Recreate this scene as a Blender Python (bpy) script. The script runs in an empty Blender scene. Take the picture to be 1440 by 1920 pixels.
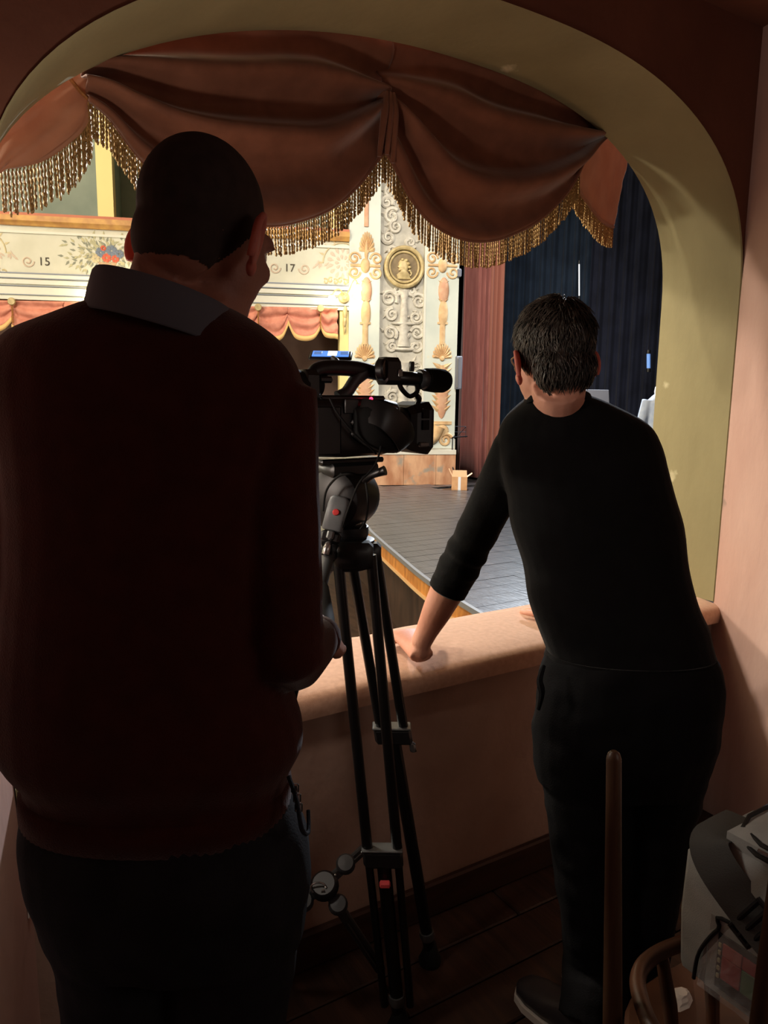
import bpy, math, random
import numpy as np
from mathutils import Vector, Matrix, noise
random.seed(7)
scene = bpy.context.scene
COL = scene.collection
rad = math.radians

# ---------------------------------------------------------------- camera
FPX = 1387.0
PITCH, ROLL, HEAD, HC = rad(9.0), rad(0.8), rad(31.5), 1.55
ZUP = Vector((0, 0, 1))
F0 = Vector((math.sin(HEAD), math.cos(HEAD), 0))
R0 = Vector((math.cos(HEAD), -math.sin(HEAD), 0))
CF = F0 * math.cos(PITCH) - ZUP * math.sin(PITCH)
_U = ZUP * math.cos(PITCH) + F0 * math.sin(PITCH)
CR = R0 * math.cos(ROLL) + _U * math.sin(ROLL)
CU = _U * math.cos(ROLL) - R0 * math.sin(ROLL)
EYE = Vector((0, 0, HC))
cam_d = bpy.data.cameras.new('camera')
cam_d.sensor_fit = 'VERTICAL'; cam_d.sensor_height = 36.0; cam_d.lens = 36.0 * FPX / 1920.0
cam_d.clip_start = 0.05; cam_d.clip_end = 200
cam = bpy.data.objects.new('camera', cam_d); COL.objects.link(cam)
M = Matrix((CR, CU, -CF)).transposed().to_4x4(); M.translation = EYE
cam.matrix_world = M
scene.camera = cam

# ---------------------------------------------------------------- world, lights, exposure
scene.view_settings.view_transform = 'Standard'
scene.view_settings.look = 'None'
scene.view_settings.gamma = 1.0
scene.view_settings.exposure = 0.0
scene.view_settings.use_curve_mapping = False
w = bpy.data.worlds.new('world'); scene.world = w; w.use_nodes = True
w.node_tree.nodes['Background'].inputs[0].default_value = (0.9, 0.75, 0.6, 1)
w.node_tree.nodes['Background'].inputs[1].default_value = 0.012

def point_light(name, loc, power, color, radius=0.1):
    l = bpy.data.lights.new(name, 'POINT'); l.energy = power; l.color = color; l.shadow_soft_size = radius
    o = bpy.data.objects.new(name, l); o.location = loc; COL.objects.link(o); return o
def spot_light(name, loc, target, power, color, angle=60, blend=0.5, radius=0.15):
    l = bpy.data.lights.new(name, 'SPOT'); l.energy = power; l.color = color; l.shadow_soft_size = radius
    l.spot_size = rad(angle); l.spot_blend = blend
    o = bpy.data.objects.new(name, l); o.location = loc; COL.objects.link(o)
    o.rotation_euler = (Vector(target) - Vector(loc)).to_track_quat('-Z', 'Y').to_euler(); return o
point_light('chandelier_light', (-4.6, 6.6, 2.9), 1000, (1.0, 0.90, 0.74), 0.3)
point_light('gallery_light', (-1.0, 5.6, 5.8), 1150, (1.0, 0.90, 0.76), 0.4)
point_light('tier_light', (-4.8, 4.4, 4.7), 450, (1.0, 0.92, 0.76), 0.12)
spot_light('stage_light', (8.3, 9.0, 5.4), (5.0, 5.6, 0.15), 3300, (0.82, 0.90, 1.0), 95, 0.6, 0.25)
point_light('box_fill_light', (0.15, 1.35, 1.48), 8.5, (1.0, 0.9, 0.78), 0.05)  # added fill in mid-air behind the left man, no lamp fixture
point_light('rear_fill_light', (1.3, -0.8, 1.75), 8, (1.0, 0.91, 0.82), 0.3)  # added fill inside the box behind the camera, no corridor opening
spot_light('front_light', (3.6, 3.2, 7.0), (8.0, 11.0, 1.5), 2600, (1.0, 0.93, 0.86), 50, 0.8, 0.3)

# ---------------------------------------------------------------- pixel helpers (1440 x 1920 frame)
def ray(x, y): return CF + CR * ((x - 720) / FPX) - CU * ((y - 960) / FPX)
def at(x, y, d):
    r = ray(x, y); return EYE + r * (d / r.dot(F0))
def atY(x, y, v):
    r = ray(x, y); return EYE + r * (v / r.y)
def atZ(x, y, v):
    r = ray(x, y); return EYE + r * ((v - HC) / r.z)
def atX(x, y, v):
    r = ray(x, y); return EYE + r * (v / r.x)

# ---------------------------------------------------------------- materials
def lin(c):
    return tuple(((v / 255) / 12.92 if v / 255 <= 0.04045 else ((v / 255 + 0.055) / 1.055) ** 2.4) for v in c)
MATS = {}
def mat(name, rgb, rough=0.6, metal=0.0, spec=0.4, rgb2=None, scale=8.0, detail=5, stretch=None, bump=0.0, bscale=None,
        sheen=0.0, emit=None, estr=0.0, trans=0.0, alpha=1.0, wave=None, contrast=None, translucent=0.0, coat=0.0, wear=None):
    m = bpy.data.materials.new(name); m.use_nodes = True; MATS[name] = m
    nt = m.node_tree; b = nt.nodes['Principled BSDF']; L = nt.links.new
    b.inputs['Base Color'].default_value = (*lin(rgb), 1)
    b.inputs['Roughness'].default_value = rough; b.inputs['Metallic'].default_value = metal
    b.inputs['Specular IOR Level'].default_value = spec
    b.inputs['Sheen Weight'].default_value = sheen
    b.inputs['Coat Weight'].default_value = coat
    b.inputs['Transmission Weight'].default_value = trans
    b.inputs['Alpha'].default_value = alpha
    if sheen: b.inputs['Sheen Roughness'].default_value = 0.4
    if emit:
        b.inputs['Emission Color'].default_value = (*lin(emit), 1); b.inputs['Emission Strength'].default_value = estr
    tc = nt.nodes.new('ShaderNodeTexCoord'); mp = nt.nodes.new('ShaderNodeMapping'); L(tc.outputs['Object'], mp.inputs[0])
    if stretch: mp.inputs['Scale'].default_value = stretch
    if rgb2:
        if wave:
            n = nt.nodes.new('ShaderNodeTexWave'); n.inputs['Scale'].default_value = scale
            n.inputs['Distortion'].default_value = wave; n.inputs['Detail'].default_value = detail; n.inputs['Detail Scale'].default_value = 1.4
        else:
            n = nt.nodes.new('ShaderNodeTexNoise'); n.inputs['Scale'].default_value = scale; n.inputs['Detail'].default_value = detail
        L(mp.outputs[0], n.inputs['Vector'])
        r = nt.nodes.new('ShaderNodeValToRGB')
        lo, hi = contrast or (0.35, 0.65)
        r.color_ramp.elements[0].position = lo; r.color_ramp.elements[1].position = hi
        r.color_ramp.elements[0].color = (*lin(rgb), 1); r.color_ramp.elements[1].color = (*lin(rgb2), 1)
        L(n.outputs['Fac'] if 'Fac' in n.outputs else n.outputs[1], r.inputs[0])
        out = r.outputs[0]
        if wear:
            n3 = nt.nodes.new('ShaderNodeTexNoise'); n3.inputs['Scale'].default_value = wear[1]; n3.inputs['Detail'].default_value = 8
            L(tc.outputs['Object'], n3.inputs['Vector'])
            r3 = nt.nodes.new('ShaderNodeValToRGB'); r3.color_ramp.elements[0].position = wear[2]; r3.color_ramp.elements[1].position = wear[2] + 0.08
            L(n3.outputs['Fac'], r3.inputs[0])
            mx = nt.nodes.new('ShaderNodeMix'); mx.data_type = 'RGBA'
            L(r3.outputs[0], mx.inputs[0]); L(out, mx.inputs[6]); mx.inputs[7].default_value = (*lin(wear[0]), 1)
            out = mx.outputs[2]
        L(out, b.inputs['Base Color'])
    if bump:
        n2 = nt.nodes.new('ShaderNodeTexNoise'); n2.inputs['Scale'].default_value = bscale or scale * 3; n2.inputs['Detail'].default_value = 6
        L(mp.outputs[0], n2.inputs['Vector'])
        bp = nt.nodes.new('ShaderNodeBump'); bp.inputs['Strength'].default_value = bump; bp.inputs['Distance'].default_value = 0.01
        L(n2.outputs['Fac'], bp.inputs['Height']); L(bp.outputs[0], b.inputs['Normal'])
    if translucent:
        t = nt.nodes.new('ShaderNodeBsdfTranslucent'); t.inputs[0].default_value = (*lin(rgb), 1)
        ms = nt.nodes.new('ShaderNodeMixShader'); ms.inputs[0].default_value = translucent
        o = nt.nodes['Material Output']
        L(b.outputs[0], ms.inputs[1]); L(t.outputs[0], ms.inputs[2]); L(ms.outputs[0], o.inputs[0])
    return m
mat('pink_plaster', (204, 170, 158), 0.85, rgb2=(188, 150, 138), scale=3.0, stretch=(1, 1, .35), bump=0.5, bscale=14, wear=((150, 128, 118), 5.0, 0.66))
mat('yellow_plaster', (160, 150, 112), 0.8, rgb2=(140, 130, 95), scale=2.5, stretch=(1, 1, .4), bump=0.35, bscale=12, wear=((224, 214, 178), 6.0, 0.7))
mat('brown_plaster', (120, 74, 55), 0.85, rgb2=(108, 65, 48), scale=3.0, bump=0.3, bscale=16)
mat('parapet_paint', (172, 142, 126), 0.8, rgb2=(158, 128, 112), scale=4, bump=0.25, bscale=30)
mat('dark_floor', (62, 40, 28), 0.5, rgb2=(42, 27, 20), scale=3, stretch=(12, 1, 1), bump=0.2)
mat('plinth_wood', (66, 40, 28), 0.6, rgb2=(48, 29, 21), scale=5, stretch=(1, 6, 6))
mat('salmon_velvet', (212, 170, 144), 0.9, spec=0.15, rgb2=(200, 158, 132), scale=60, sheen=0.35, bump=0.25, bscale=700)
mat('rust_velvet', (132, 84, 63), 0.7, spec=0.2, rgb2=(116, 72, 53), scale=14, sheen=0.5, translucent=0.03)
mat('thin_lit_velvet', (190, 138, 108), 0.55, spec=0.3, rgb2=(176, 124, 96), scale=14, sheen=0.5, translucent=0.2)
mat('gold_fringe', (208, 172, 114), 0.4, 0.4, rgb2=(150, 114, 68), scale=160, translucent=0.1)
mat('gold_cord', (176, 120, 66), 0.5, 0.3, rgb2=(130, 84, 44), scale=90)
mat('stage_board', (64, 62, 61), 0.3, spec=0.5, rgb2=(40, 39, 39), scale=2.2, detail=8, stretch=(5, 1, 1), bump=0.35, bscale=9, wear=((96, 92, 88), 9.0, 0.66))
mat('stage_fascia', (196, 132, 62), 0.5, rgb2=(150, 94, 42), scale=5, stretch=(3, 3, 1), bump=0.2)
mat('pale_wood_edge', (206, 168, 116), 0.6)
mat('grey_edge', (112, 112, 112), 0.5)
mat('parterre_wood', (74, 54, 42), 0.55, rgb2=(52, 38, 30), scale=3, stretch=(8, 1, 1))
mat('cream_wall', (206, 204, 186), 0.75, rgb2=(194, 192, 172), scale=2.2)
mat('cream_trim', (212, 210, 196), 0.7)
mat('blue_line', (134, 140, 150), 0.7)
mat('pale_blue_wall', (206, 212, 200), 0.75, rgb2=(190, 198, 188), scale=1.8, wear=((214, 206, 176), 3, 0.66))
mat('grey_relief', (188, 184, 170), 0.75, rgb2=(160, 156, 144), scale=6, bump=0.4, bscale=14)
mat('grey_ornament', (204, 200, 186), 0.7, rgb2=(176, 170, 156), scale=12)
mat('ochre_ornament', (212, 182, 136), 0.65, rgb2=(194, 156, 112), scale=9)
mat('pink_ornament', (206, 164, 132), 0.65, rgb2=(194, 146, 114), scale=9)
mat('gilt', (200, 182, 134), 0.5, 0.1, rgb2=(166, 146, 100), scale=12)
mat('bronze_disc', (132, 114, 82), 0.6, 0.1, rgb2=(112, 96, 68), scale=14)
mat('gold_rail', (196, 150, 80), 0.5, 0.1, rgb2=(170, 122, 70), scale=8)
mat('rose_rail', (188, 118, 92), 0.8)
mat('marble', (212, 168, 132), 0.5, rgb2=(172, 120, 88), scale=2.6, detail=9, stretch=(2.2, 2.2, .9), contrast=(0.36, 0.66), wear=((156, 146, 132), 4, 0.6))
mat('scroll_paint', (200, 188, 150), 0.8, rgb2=(186, 168, 132), scale=10)
mat('scroll_paint_dim', (196, 178, 158), 0.8)
mat('leaf_paint', (164, 162, 132), 0.8, rgb2=(186, 178, 140), scale=20)
mat('leaf_paint_dark', (132, 134, 118), 0.8)
mat('flower_red', (196, 96, 72), 0.8)
mat('flower_blue', (112, 122, 136), 0.8)
mat('basket_paint', (178, 148, 116), 0.8)
mat('ink', (66, 58, 48), 0.8)
mat('box_green', (150, 158, 142), 0.85, rgb2=(134, 144, 130), scale=2)
mat('box_brown', (116, 92, 80), 0.85, rgb2=(98, 76, 66), scale=2)
mat('yellow_post', (224, 208, 142), 0.75)
mat('pink_swag', (208, 138, 114), 0.7, rgb2=(190, 120, 98), scale=12, sheen=0.3)
mat('swag_fringe', (216, 176, 112), 0.6)
mat('red_curtain', (170, 108, 98), 0.8, spec=0.2, rgb2=(152, 92, 84), scale=6, sheen=0.35, stretch=(4, 4, .4))
mat('orange_curtain', (188, 122, 102), 0.8, spec=0.2, sheen=0.35)
mat('navy_curtain', (34, 46, 62), 0.85, spec=0.15, rgb2=(26, 36, 50), scale=3, sheen=0.1)
mat('navy_curtain_deep', (30, 34, 50), 0.85, spec=0.15, rgb2=(22, 25, 38), scale=3, sheen=0.1)
mat('black_metal', (16, 16, 17), 0.35, 0.2, spec=0.5)
mat('satin_black', (22, 22, 24), 0.45, spec=0.5)
mat('black_plastic', (22, 22, 23), 0.4, spec=0.5)
mat('rubber', (12, 12, 12), 0.75, spec=0.3)
mat('dark_grey_plastic', (58, 60, 62), 0.45, spec=0.5)
mat('grey_metal', (120, 122, 122), 0.35, 0.7)
mat('silver', (190, 190, 188), 0.25, 0.9)
mat('foam', (13, 13, 13), 0.95, spec=0.1, bump=0.4, bscale=500)
mat('remote_grey', (104, 108, 110), 0.5, spec=0.5)
mat('red_button', (206, 66, 66), 0.4)
mat('red_lock', (226, 84, 88), 0.4)
mat('red_led', (255, 40, 60), 0.4, emit=(255, 30, 60), estr=9)
mat('screen_blue', (20, 40, 90), 0.3, emit=(80, 130, 220), estr=1.6, rgb2=(30, 50, 110))
mat('screen_white', (240, 245, 250), 0.3, emit=(240, 245, 255), estr=2.2)
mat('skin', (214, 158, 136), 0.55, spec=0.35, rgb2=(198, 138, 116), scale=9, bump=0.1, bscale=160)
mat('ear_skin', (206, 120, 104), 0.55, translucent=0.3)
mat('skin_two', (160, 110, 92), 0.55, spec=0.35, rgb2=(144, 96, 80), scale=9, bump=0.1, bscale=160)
mat('shaved_hair', (52, 41, 37), 0.8, spec=0.2, rgb2=(44, 34, 31), scale=60)
mat('dark_hair', (78, 69, 62), 0.42, spec=0.4, rgb2=(48, 43, 39), scale=40, detail=6)
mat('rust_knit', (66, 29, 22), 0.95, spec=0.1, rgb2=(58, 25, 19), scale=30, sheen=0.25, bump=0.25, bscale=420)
mat('grey_collar', (88, 88, 96), 0.85, spec=0.2)
mat('dark_jeans', (36, 36, 39), 0.9, spec=0.15, rgb2=(28, 28, 31), scale=18, bump=0.2, bscale=300)
mat('black_knit', (21, 21, 22), 0.95, spec=0.08, rgb2=(17, 17, 18), scale=30, sheen=0.12, bump=0.2, bscale=420)
mat('black_trouser', (16, 16, 18), 0.9, spec=0.12, rgb2=(12, 12, 14), scale=20, bump=0.2, bscale=300)
mat('shoe_leather', (44, 42, 44), 0.3, spec=0.6)
mat('white_sole', (190, 186, 178), 0.7)
mat('eye_white', (220, 216, 208), 0.3)
mat('glass_frame', (150, 120, 90), 0.35, 0.4)
mat('pale_blue_cloth', (196, 210, 232), 0.8, rgb2=(180, 196, 224), scale=20)
mat('white_cloth', (236, 238, 242), 0.8)
mat('pole_wood', (86, 59, 40), 0.45, rgb2=(62, 42, 29), scale=4, stretch=(8, 8, .6))
mat('chair_wood', (90, 57, 38), 0.4, rgb2=(66, 42, 28), scale=4, stretch=(2, 2, 5), coat=0.2)
mat('chair_wood_pale', (150, 108, 68), 0.45, rgb2=(124, 86, 52), scale=5)
mat('bag_grey', (172, 174, 172), 0.85, spec=0.2, rgb2=(160, 162, 160), scale=30, bump=0.2, bscale=600)
mat('bag_dark', (84, 84, 82), 0.85, spec=0.2, bump=0.2, bscale=500)
mat('bag_black', (26, 26, 27), 0.7)
mat('clear_plastic', (236, 238, 240), 0.12, spec=0.8, trans=0.0, alpha=0.3, bump=0.9, bscale=26)
mat('card_red', (190, 56, 60), 0.6); mat('card_green', (84, 140, 96), 0.6); mat('card_blue', (56, 70, 140), 0.6)
mat('card_cream', (208, 206, 170), 0.6); mat('card_black', (20, 20, 20), 0.6); mat('card_pink', (214, 110, 106), 0.6)
mat('paper', (216, 210, 200), 0.8)
mat('cardboard', (206, 160, 116), 0.8, rgb2=(192, 146, 104), scale=10)
mat('cardboard_pale', (228, 190, 150), 0.8)
mat('packing_tape', (226, 228, 232), 0.4)
mat('stand_grey', (112, 116, 128), 0.6)
mat('wire', (30, 30, 34), 0.4, 0.5)
mat('bulb_glass', (255, 244, 214), 0.3, emit=(255, 236, 190), estr=28)
mat('glow_strip', (120, 160, 220), 0.3, emit=(96, 140, 210), estr=0.7)
mat('slit_glow', (230, 236, 240), 0.4, emit=(225, 232, 240), estr=0.75)
mat('theatre_ceiling', (196, 178, 150), 0.9)

# ---------------------------------------------------------------- mesh building
ORG = {}
def tag(o, label=None, cat=None, group=None, kind=None):
    if label: o['label'] = label
    if cat: o['category'] = cat
    if group: o['group'] = group
    if kind: o['kind'] = kind
    return o
def empty(name, loc, label, cat, group=None):
    o = bpy.data.objects.new(name, None); o.location = loc; o.empty_display_size = 0.05; COL.objects.link(o)
    ORG[o] = Vector(loc); return tag(o, label, cat, group)
def spline(pts, n=8):
    P = [Vector(p) for p in pts]; out = []
    for i in range(len(P) - 1):
        p0 = P[max(i - 1, 0)]; p1 = P[i]; p2 = P[i + 1]; p3 = P[min(i + 2, len(P) - 1)]
        for k in range(n):
            t = k / n; out.append(0.5 * ((2 * p1) + (p2 - p0) * t + (2 * p0 - 5 * p1 + 4 * p2 - p3) * t * t + (3 * p1 - p0 - 3 * p2 + p3) * t ** 3))
    out.append(P[-1].copy()); return out
def lerp_list(a, n):
    """resample a list of numbers or tuples to n values"""
    a = [np.atleast_1d(np.array(q, float)) for q in a]; out = []
    for i in range(n):
        t = i / (n - 1) * (len(a) - 1); k = min(int(t), len(a) - 2); f = t - k; f = f * f * (3 - 2 * f) if False else f
        out.append(a[k] * (1 - f) + a[k + 1] * f)
    return out
class MB:
    def __init__(s): s.v = []; s.f = []
    def add(s, vs, fs):
        b = len(s.v); s.v += [Vector(q) for q in vs]; s.f += [tuple(b + i for i in q) for q in fs]; return s
    def box(s, c, size, rot=None, taper=1.0):
        c = Vector(c); x, y, z = (q / 2 for q in size); R = rot or Matrix.Identity(3); vs = []
        for dz in (-1, 1):
            k = taper if dz > 0 else 1.0
            for dx, dy in ((-1, -1), (1, -1), (1, 1), (-1, 1)): vs.append(c + R @ Vector((dx * x * k, dy * y * k, dz * z)))
        return s.add(vs, [(3, 2, 1, 0), (4, 5, 6, 7), (0, 1, 5, 4), (1, 2, 6, 5), (2, 3, 7, 6), (3, 0, 4, 7)])
    def rbox(s, c, size, r=0.005, rot=None):
        """box with chamfered long edges (octagonal section along local x) and inset ends"""
        c = Vector(c); R = rot or Matrix.Identity(3); x, y, z = (q / 2 for q in size); r = min(r, x * .9, y * .9, z * .9)
        def ring(px, k):
            yy, zz = y - k, z - k
            return [c + R @ Vector((px, a, b)) for a, b in ((-yy + r, -zz), (yy - r, -zz), (yy, -zz + r), (yy, zz - r), (yy - r, zz), (-yy + r, zz), (-yy, zz - r), (-yy, -zz + r))]
        return s.rings([ring(-x, r), ring(-x + r, 0), ring(x - r, 0), ring(x, r)])
    def rings(s, R, closed=True, caps=True):
        b = len(s.v); n = len(R[0])
        for r in R: s.v += [Vector(q) for q in r]
        for i in range(len(R) - 1):
            for j in range(n if closed else n - 1):
                k = (j + 1) % n
                s.f.append((b + i * n + j, b + i * n + k, b + (i + 1) * n + k, b + (i + 1) * n + j))
        if caps and closed:
            s.f.append(tuple(b + j for j in reversed(range(n)))); s.f.append(tuple(b + (len(R) - 1) * n + j for j in range(n)))
        return s
    def tube(s, pts, radii, n=8, caps=True, hint=None, twist=0.0):
        P = [Vector(p) for p in pts]; N = len(P)
        if not hasattr(radii, '__len__'): radii = [radii] * N
        if len(radii) != N: radii = lerp_list(radii, N)
        up = Vector(hint) if hint else None; R = []; prev = None
        for i in range(N):
            t = (P[min(i + 1, N - 1)] - P[max(i - 1, 0)])
            if t.length < 1e-9: t = Vector((0, 0, 1))
            t.normalize()
            if up is not None: a = up - t * up.dot(t)
            elif prev is not None: a = prev - t * prev.dot(t)
            else:
                h = Vector((0, 0, 1)) if abs(t.z) < 0.9 else Vector((1, 0, 0)); a = h - t * h.dot(t)
            a.normalize(); prev = a; b = t.cross(a)
            r = np.atleast_1d(np.array(radii[i], float)); ra = float(r[0]); rb = float(r[1]) if len(r) > 1 else ra
            R.append([P[i] + a * (ra * math.cos(q)) + b * (rb * math.sin(q)) for q in (2 * math.pi * k / n + twist * i for k in range(n))])
        return s.rings(R, True, caps)
    def lathe(s, prof, c, axis=(0, 0, 1), n=20, sq=None):
        c = Vector(c); t = Vector(axis).normalized(); h = Vector((0, 0, 1)) if abs(t.z) < 0.9 else Vector((1, 0, 0))
        a = (h - t * h.dot(t)).normalized(); b = t.cross(a)
        R = [[c + t * z + a * (r * math.cos(2 * math.pi * k / n)) + b * (r * math.sin(2 * math.pi * k / n)) for k in range(n)] for r, z in prof]
        return s.rings(R)
    def ell(s, c, r, rot=None, nu=16, nv=10):
        c = Vector(c); R = rot or Matrix.Identity(3); rs = []
        for i in range(nv + 1):
            th = math.pi * (0.03 + 0.94 * i / nv)
            rs.append([c + R @ Vector((r[0] * math.sin(th) * math.cos(2 * math.pi * k / nu), r[1] * math.sin(th) * math.sin(2 * math.pi * k / nu), -r[2] * math.cos(th))) for k in range(nu)])
        return s.rings(rs)
    def prism(s, poly, fr, d0, d1):
        """poly of (a,b) in frame fr=(origin,ax,ay,an), extruded along an"""
        o, ax, ay, an = fr; n = len(poly)
        return s.rings([[o + ax * a + ay * b + an * d for a, b in poly] for d in (d0, d1)])
    def build(s, name, m, parent=None, smooth=True, angle=40, org=None):
        o0 = ORG.get(parent, Vector((0, 0, 0))) if parent else Vector(org or (0, 0, 0))
        me = bpy.data.meshes.new(name); me.from_pydata([tuple(q - o0) for q in s.v], [], s.f); me.validate(); me.update()
        return link(name, me, m, parent, o0, smooth, angle)
def link(name, me, m, parent, o0, smooth=True, angle=40):
    if m: me.materials.append(MATS[m])
    if smooth and len(me.polygons):
        me.polygons.foreach_set('use_smooth', [True] * len(me.polygons))
        try: me.set_sharp_from_angle(angle=rad(angle))
        except Exception: pass
    o = bpy.data.objects.new(name, me); COL.objects.link(o)
    if parent: o.parent = parent
    else: o.location = o0
    ORG[o] = Vector(o0); return o
def fix_normals(o):
    import bmesh
    bm = bmesh.new(); bm.from_mesh(o.data); bmesh.ops.recalc_face_normals(bm, faces=bm.faces); bm.to_mesh(o.data); bm.free(); return o
def remesh(mb, name, m, parent=None, voxel=0.006, smooth=4, wrinkle=None, org=None):
    """join the overlapping shapes of mb into one continuous skin"""
    o0 = ORG.get(parent, Vector((0, 0, 0))) if parent else Vector(org or (0, 0, 0))
    me = bpy.data.meshes.new(name); me.from_pydata([tuple(q - o0) for q in mb.v], [], mb.f); me.update()
    t = bpy.data.objects.new(name + '_src', me); COL.objects.link(t); fix_normals(t)
    r = t.modifiers.new('r', 'REMESH'); r.mode = 'VOXEL'; r.voxel_size = voxel; r.adaptivity = 0
    if smooth:
        q = t.modifiers.new('s', 'SMOOTH'); q.factor = 0.5; q.iterations = smooth
    dg = bpy.context.evaluated_depsgraph_get(); out = bpy.data.meshes.new_from_object(t.evaluated_get(dg))
    bpy.data.objects.remove(t); bpy.data.meshes.remove(me); out.name = name; out.materials.clear()
    if wrinkle:
        n = len(out.vertices); co = np.empty(n * 3); no = np.empty(n * 3)
        out.vertices.foreach_get('co', co); out.vertices.foreach_get('normal', no); co = co.reshape(-1, 3); no = no.reshape(-1, 3)
        d = np.array([wrinkle(Vector(c) + o0) for c in co]); co = co + no * d[:, None]
        out.vertices.foreach_set('co', co.ravel()); out.update()
    return link(name, out, m, parent, o0, True, 180)
def structure(o): o['kind'] = 'structure'; return o

# ================================================================ the box (room) we stand in
YI, YO = 1.65, 1.98                     # inner and outer face of the front wall
XL, XR = 0.12, 2.47                     # jambs of the arched opening
RAIL = 0.80
BACK = -1.25
WL0, WL1 = Vector((XL, YI, 0)), Vector((-0.80, BACK, 0))
WR0, WR1 = Vector((XR, YI, 0)), Vector((1.62, BACK, 0))
CEIL = 2.78
def arch_z(x):
    x = min(max(x, XL), XR)
    if x < 1.42: return 1.90 + 0.667 * math.sqrt(max(0, 1 - ((1.42 - x) / (1.42 - XL)) ** 2))
    return 1.90 + 0.667 * max(0, 1 - ((x - 1.42) / (XR - 1.42)) ** 2.5) ** 0.4
def arch_curve(n=60, z0=RAIL):
    pts = [(XL, z0 + (1.90 - z0) * i / 8) for i in range(8)]
    for i in range(n + 1):
        a = math.pi * i / n; x = 1.42 - (1.42 - XL) * math.cos(a) if a < math.pi / 2 else 1.42 - (XR - 1.42) * math.cos(a)
        pts.append((x, arch_z(x)))
    pts += [(XR, 1.90 - (1.90 - z0) * (i + 1) / 8) for i in range(8)]
    return pts
# box floor: one slab with separate planks on it
fl = MB().add([(-0.84, BACK, -0.06), (2.5, BACK, -0.06), (2.5, YI, -0.06), (-0.1, YI, -0.06), (-0.84, BACK, -0.025), (2.5, BACK, -0.025), (2.5, YI, -0.025), (-0.1, YI, -0.025)],
              [(3, 2, 1, 0), (4, 5, 6, 7), (0, 1, 5, 4), (1, 2, 6, 5), (2, 3, 7, 6), (3, 0, 4, 7)]).build('floor', 'dark_floor', smooth=False)
structure(fl)
k = 0; y = BACK
while y < YI - 0.02:
    y1 = min(y + 0.145, YI); xl = XL + (-0.80 - XL) * (YI - y) / (YI - BACK) + 0.0
    xr = XR - 0.85 * (YI - y) / (YI - BACK); cut = xl + (0.9 + 0.45 * (k % 3)); 
    for a, b in ((xl, cut - 0.002), (cut + 0.002, xr)):
        MB().rbox(((a + b) / 2, (y + y1) / 2, -0.0125), (b - a, y1 - y - 0.005, 0.025), 0.004).build('plank', 'dark_floor', fl, smooth=False)
    y = y1; k += 1
def wall_quad(name, a, b, z0, z1, m, thick, side):
    a, b = Vector(a), Vector(b); d = (b - a).normalized(); n = Vector((-d.y, d.x, 0)) * side * thick
    N = 10; rs = []
    mb = MB()
    P = [a, b, b + n, a + n]
    mb.add([(p.x, p.y, z) for z in (z0, z1) for p in P], [(3, 2, 1, 0), (4, 5, 6, 7), (0, 1, 5, 4), (1, 2, 6, 5), (2, 3, 7, 6), (3, 0, 4, 7)])
    return structure(fix_normals(mb.build(name, m, smooth=False)))
wl = wall_quad('wall_left', WL0 + Vector((0, 0, 0)), WL1, -0.06, CEIL, 'pink_plaster', 0.12, -1)
wr = wall_quad('wall_right', WR0, WR1, -0.06, CEIL, 'pink_plaster', 0.12, 1)
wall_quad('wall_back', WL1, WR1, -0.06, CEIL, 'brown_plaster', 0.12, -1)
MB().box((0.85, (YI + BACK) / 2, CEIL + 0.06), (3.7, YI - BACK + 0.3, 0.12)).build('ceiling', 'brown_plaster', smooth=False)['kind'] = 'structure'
# front wall above the parapet with the arched opening
ac = arch_curve()
mb = MB(); ZT = 3.2
inner = [Vector((x, YI, z)) for x, z in ac]; outer = [Vector((x, YO, z)) for x, z in ac]
def frame_strip(mb, loop, yy, x0, x1):
    top = []
    for p in loop:
        if p.z <= 1.9: top.append(Vector((x0 if p.x < 1.3 else x1, yy, p.z)))
        else:
            t = (p.x - XL) / (XR - XL); top.append(Vector((x0 + (x1 - x0) * t, yy, ZT)))
    mb.rings([loop, top], closed=False)
frame_strip(mb, inner, YI, XL - 0.14, XR + 0.14); frame_strip(mb, outer, YO, XL - 0.6, XR + 0.6)
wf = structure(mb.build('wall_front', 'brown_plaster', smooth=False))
mb = MB()
rs = [[Vector((x + (0.004 if x < 1.3 else -0.004) * q, YI + (YO - YI) * t, z)) for x, z in ac] for t, q in ((-0.012, 0), (0.0, 1), (0.3, 1.5), (0.7, 1.5), (1.0, 0))]
mb.rings(rs, closed=False)
rev = mb.build('arch_reveal', 'yellow_plaster', wf); tag(rev, 'yellow plastered underside and jambs of the arch')
# yellow painted strip that runs on down the left wall, with a paper sticker at its foot
d = (WL1 - WL0).normalized(); nrm = Vector((-d.y, d.x, 0)); nrm = nrm if nrm.x > 0 else -nrm
def on_left(s, z, off=0.0): return WL0 + d * s + nrm * off + Vector((0, 0, z))
MB().add([on_left(0.0, .56, .003), on_left(.05, .50, .003), on_left(.115, .92, .003), on_left(.13, 1.9, .003), on_left(0, 1.9, .003)], [(0, 1, 2, 3, 4)]).build('painted_strip', 'yellow_plaster', wl, smooth=False)
st = MB().add([on_left(0.012, .475, .005), on_left(.055, .44, .005), on_left(.05, .53, .005), on_left(0.008, .56, .005)] + [on_left(0.012, .475, .002), on_left(.055, .44, .002), on_left(.05, .53, .002), on_left(0.008, .56, .002)],
              [(0, 1, 2, 3), (7, 6, 5, 4), (0, 4, 5, 1), (1, 5, 6, 2), (2, 6, 7, 3), (3, 7, 4, 0)]).build('paper_sticker', 'paper', smooth=False)
tag(st, 'small torn white paper sticker on the pink left wall', 'sticker')
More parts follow.
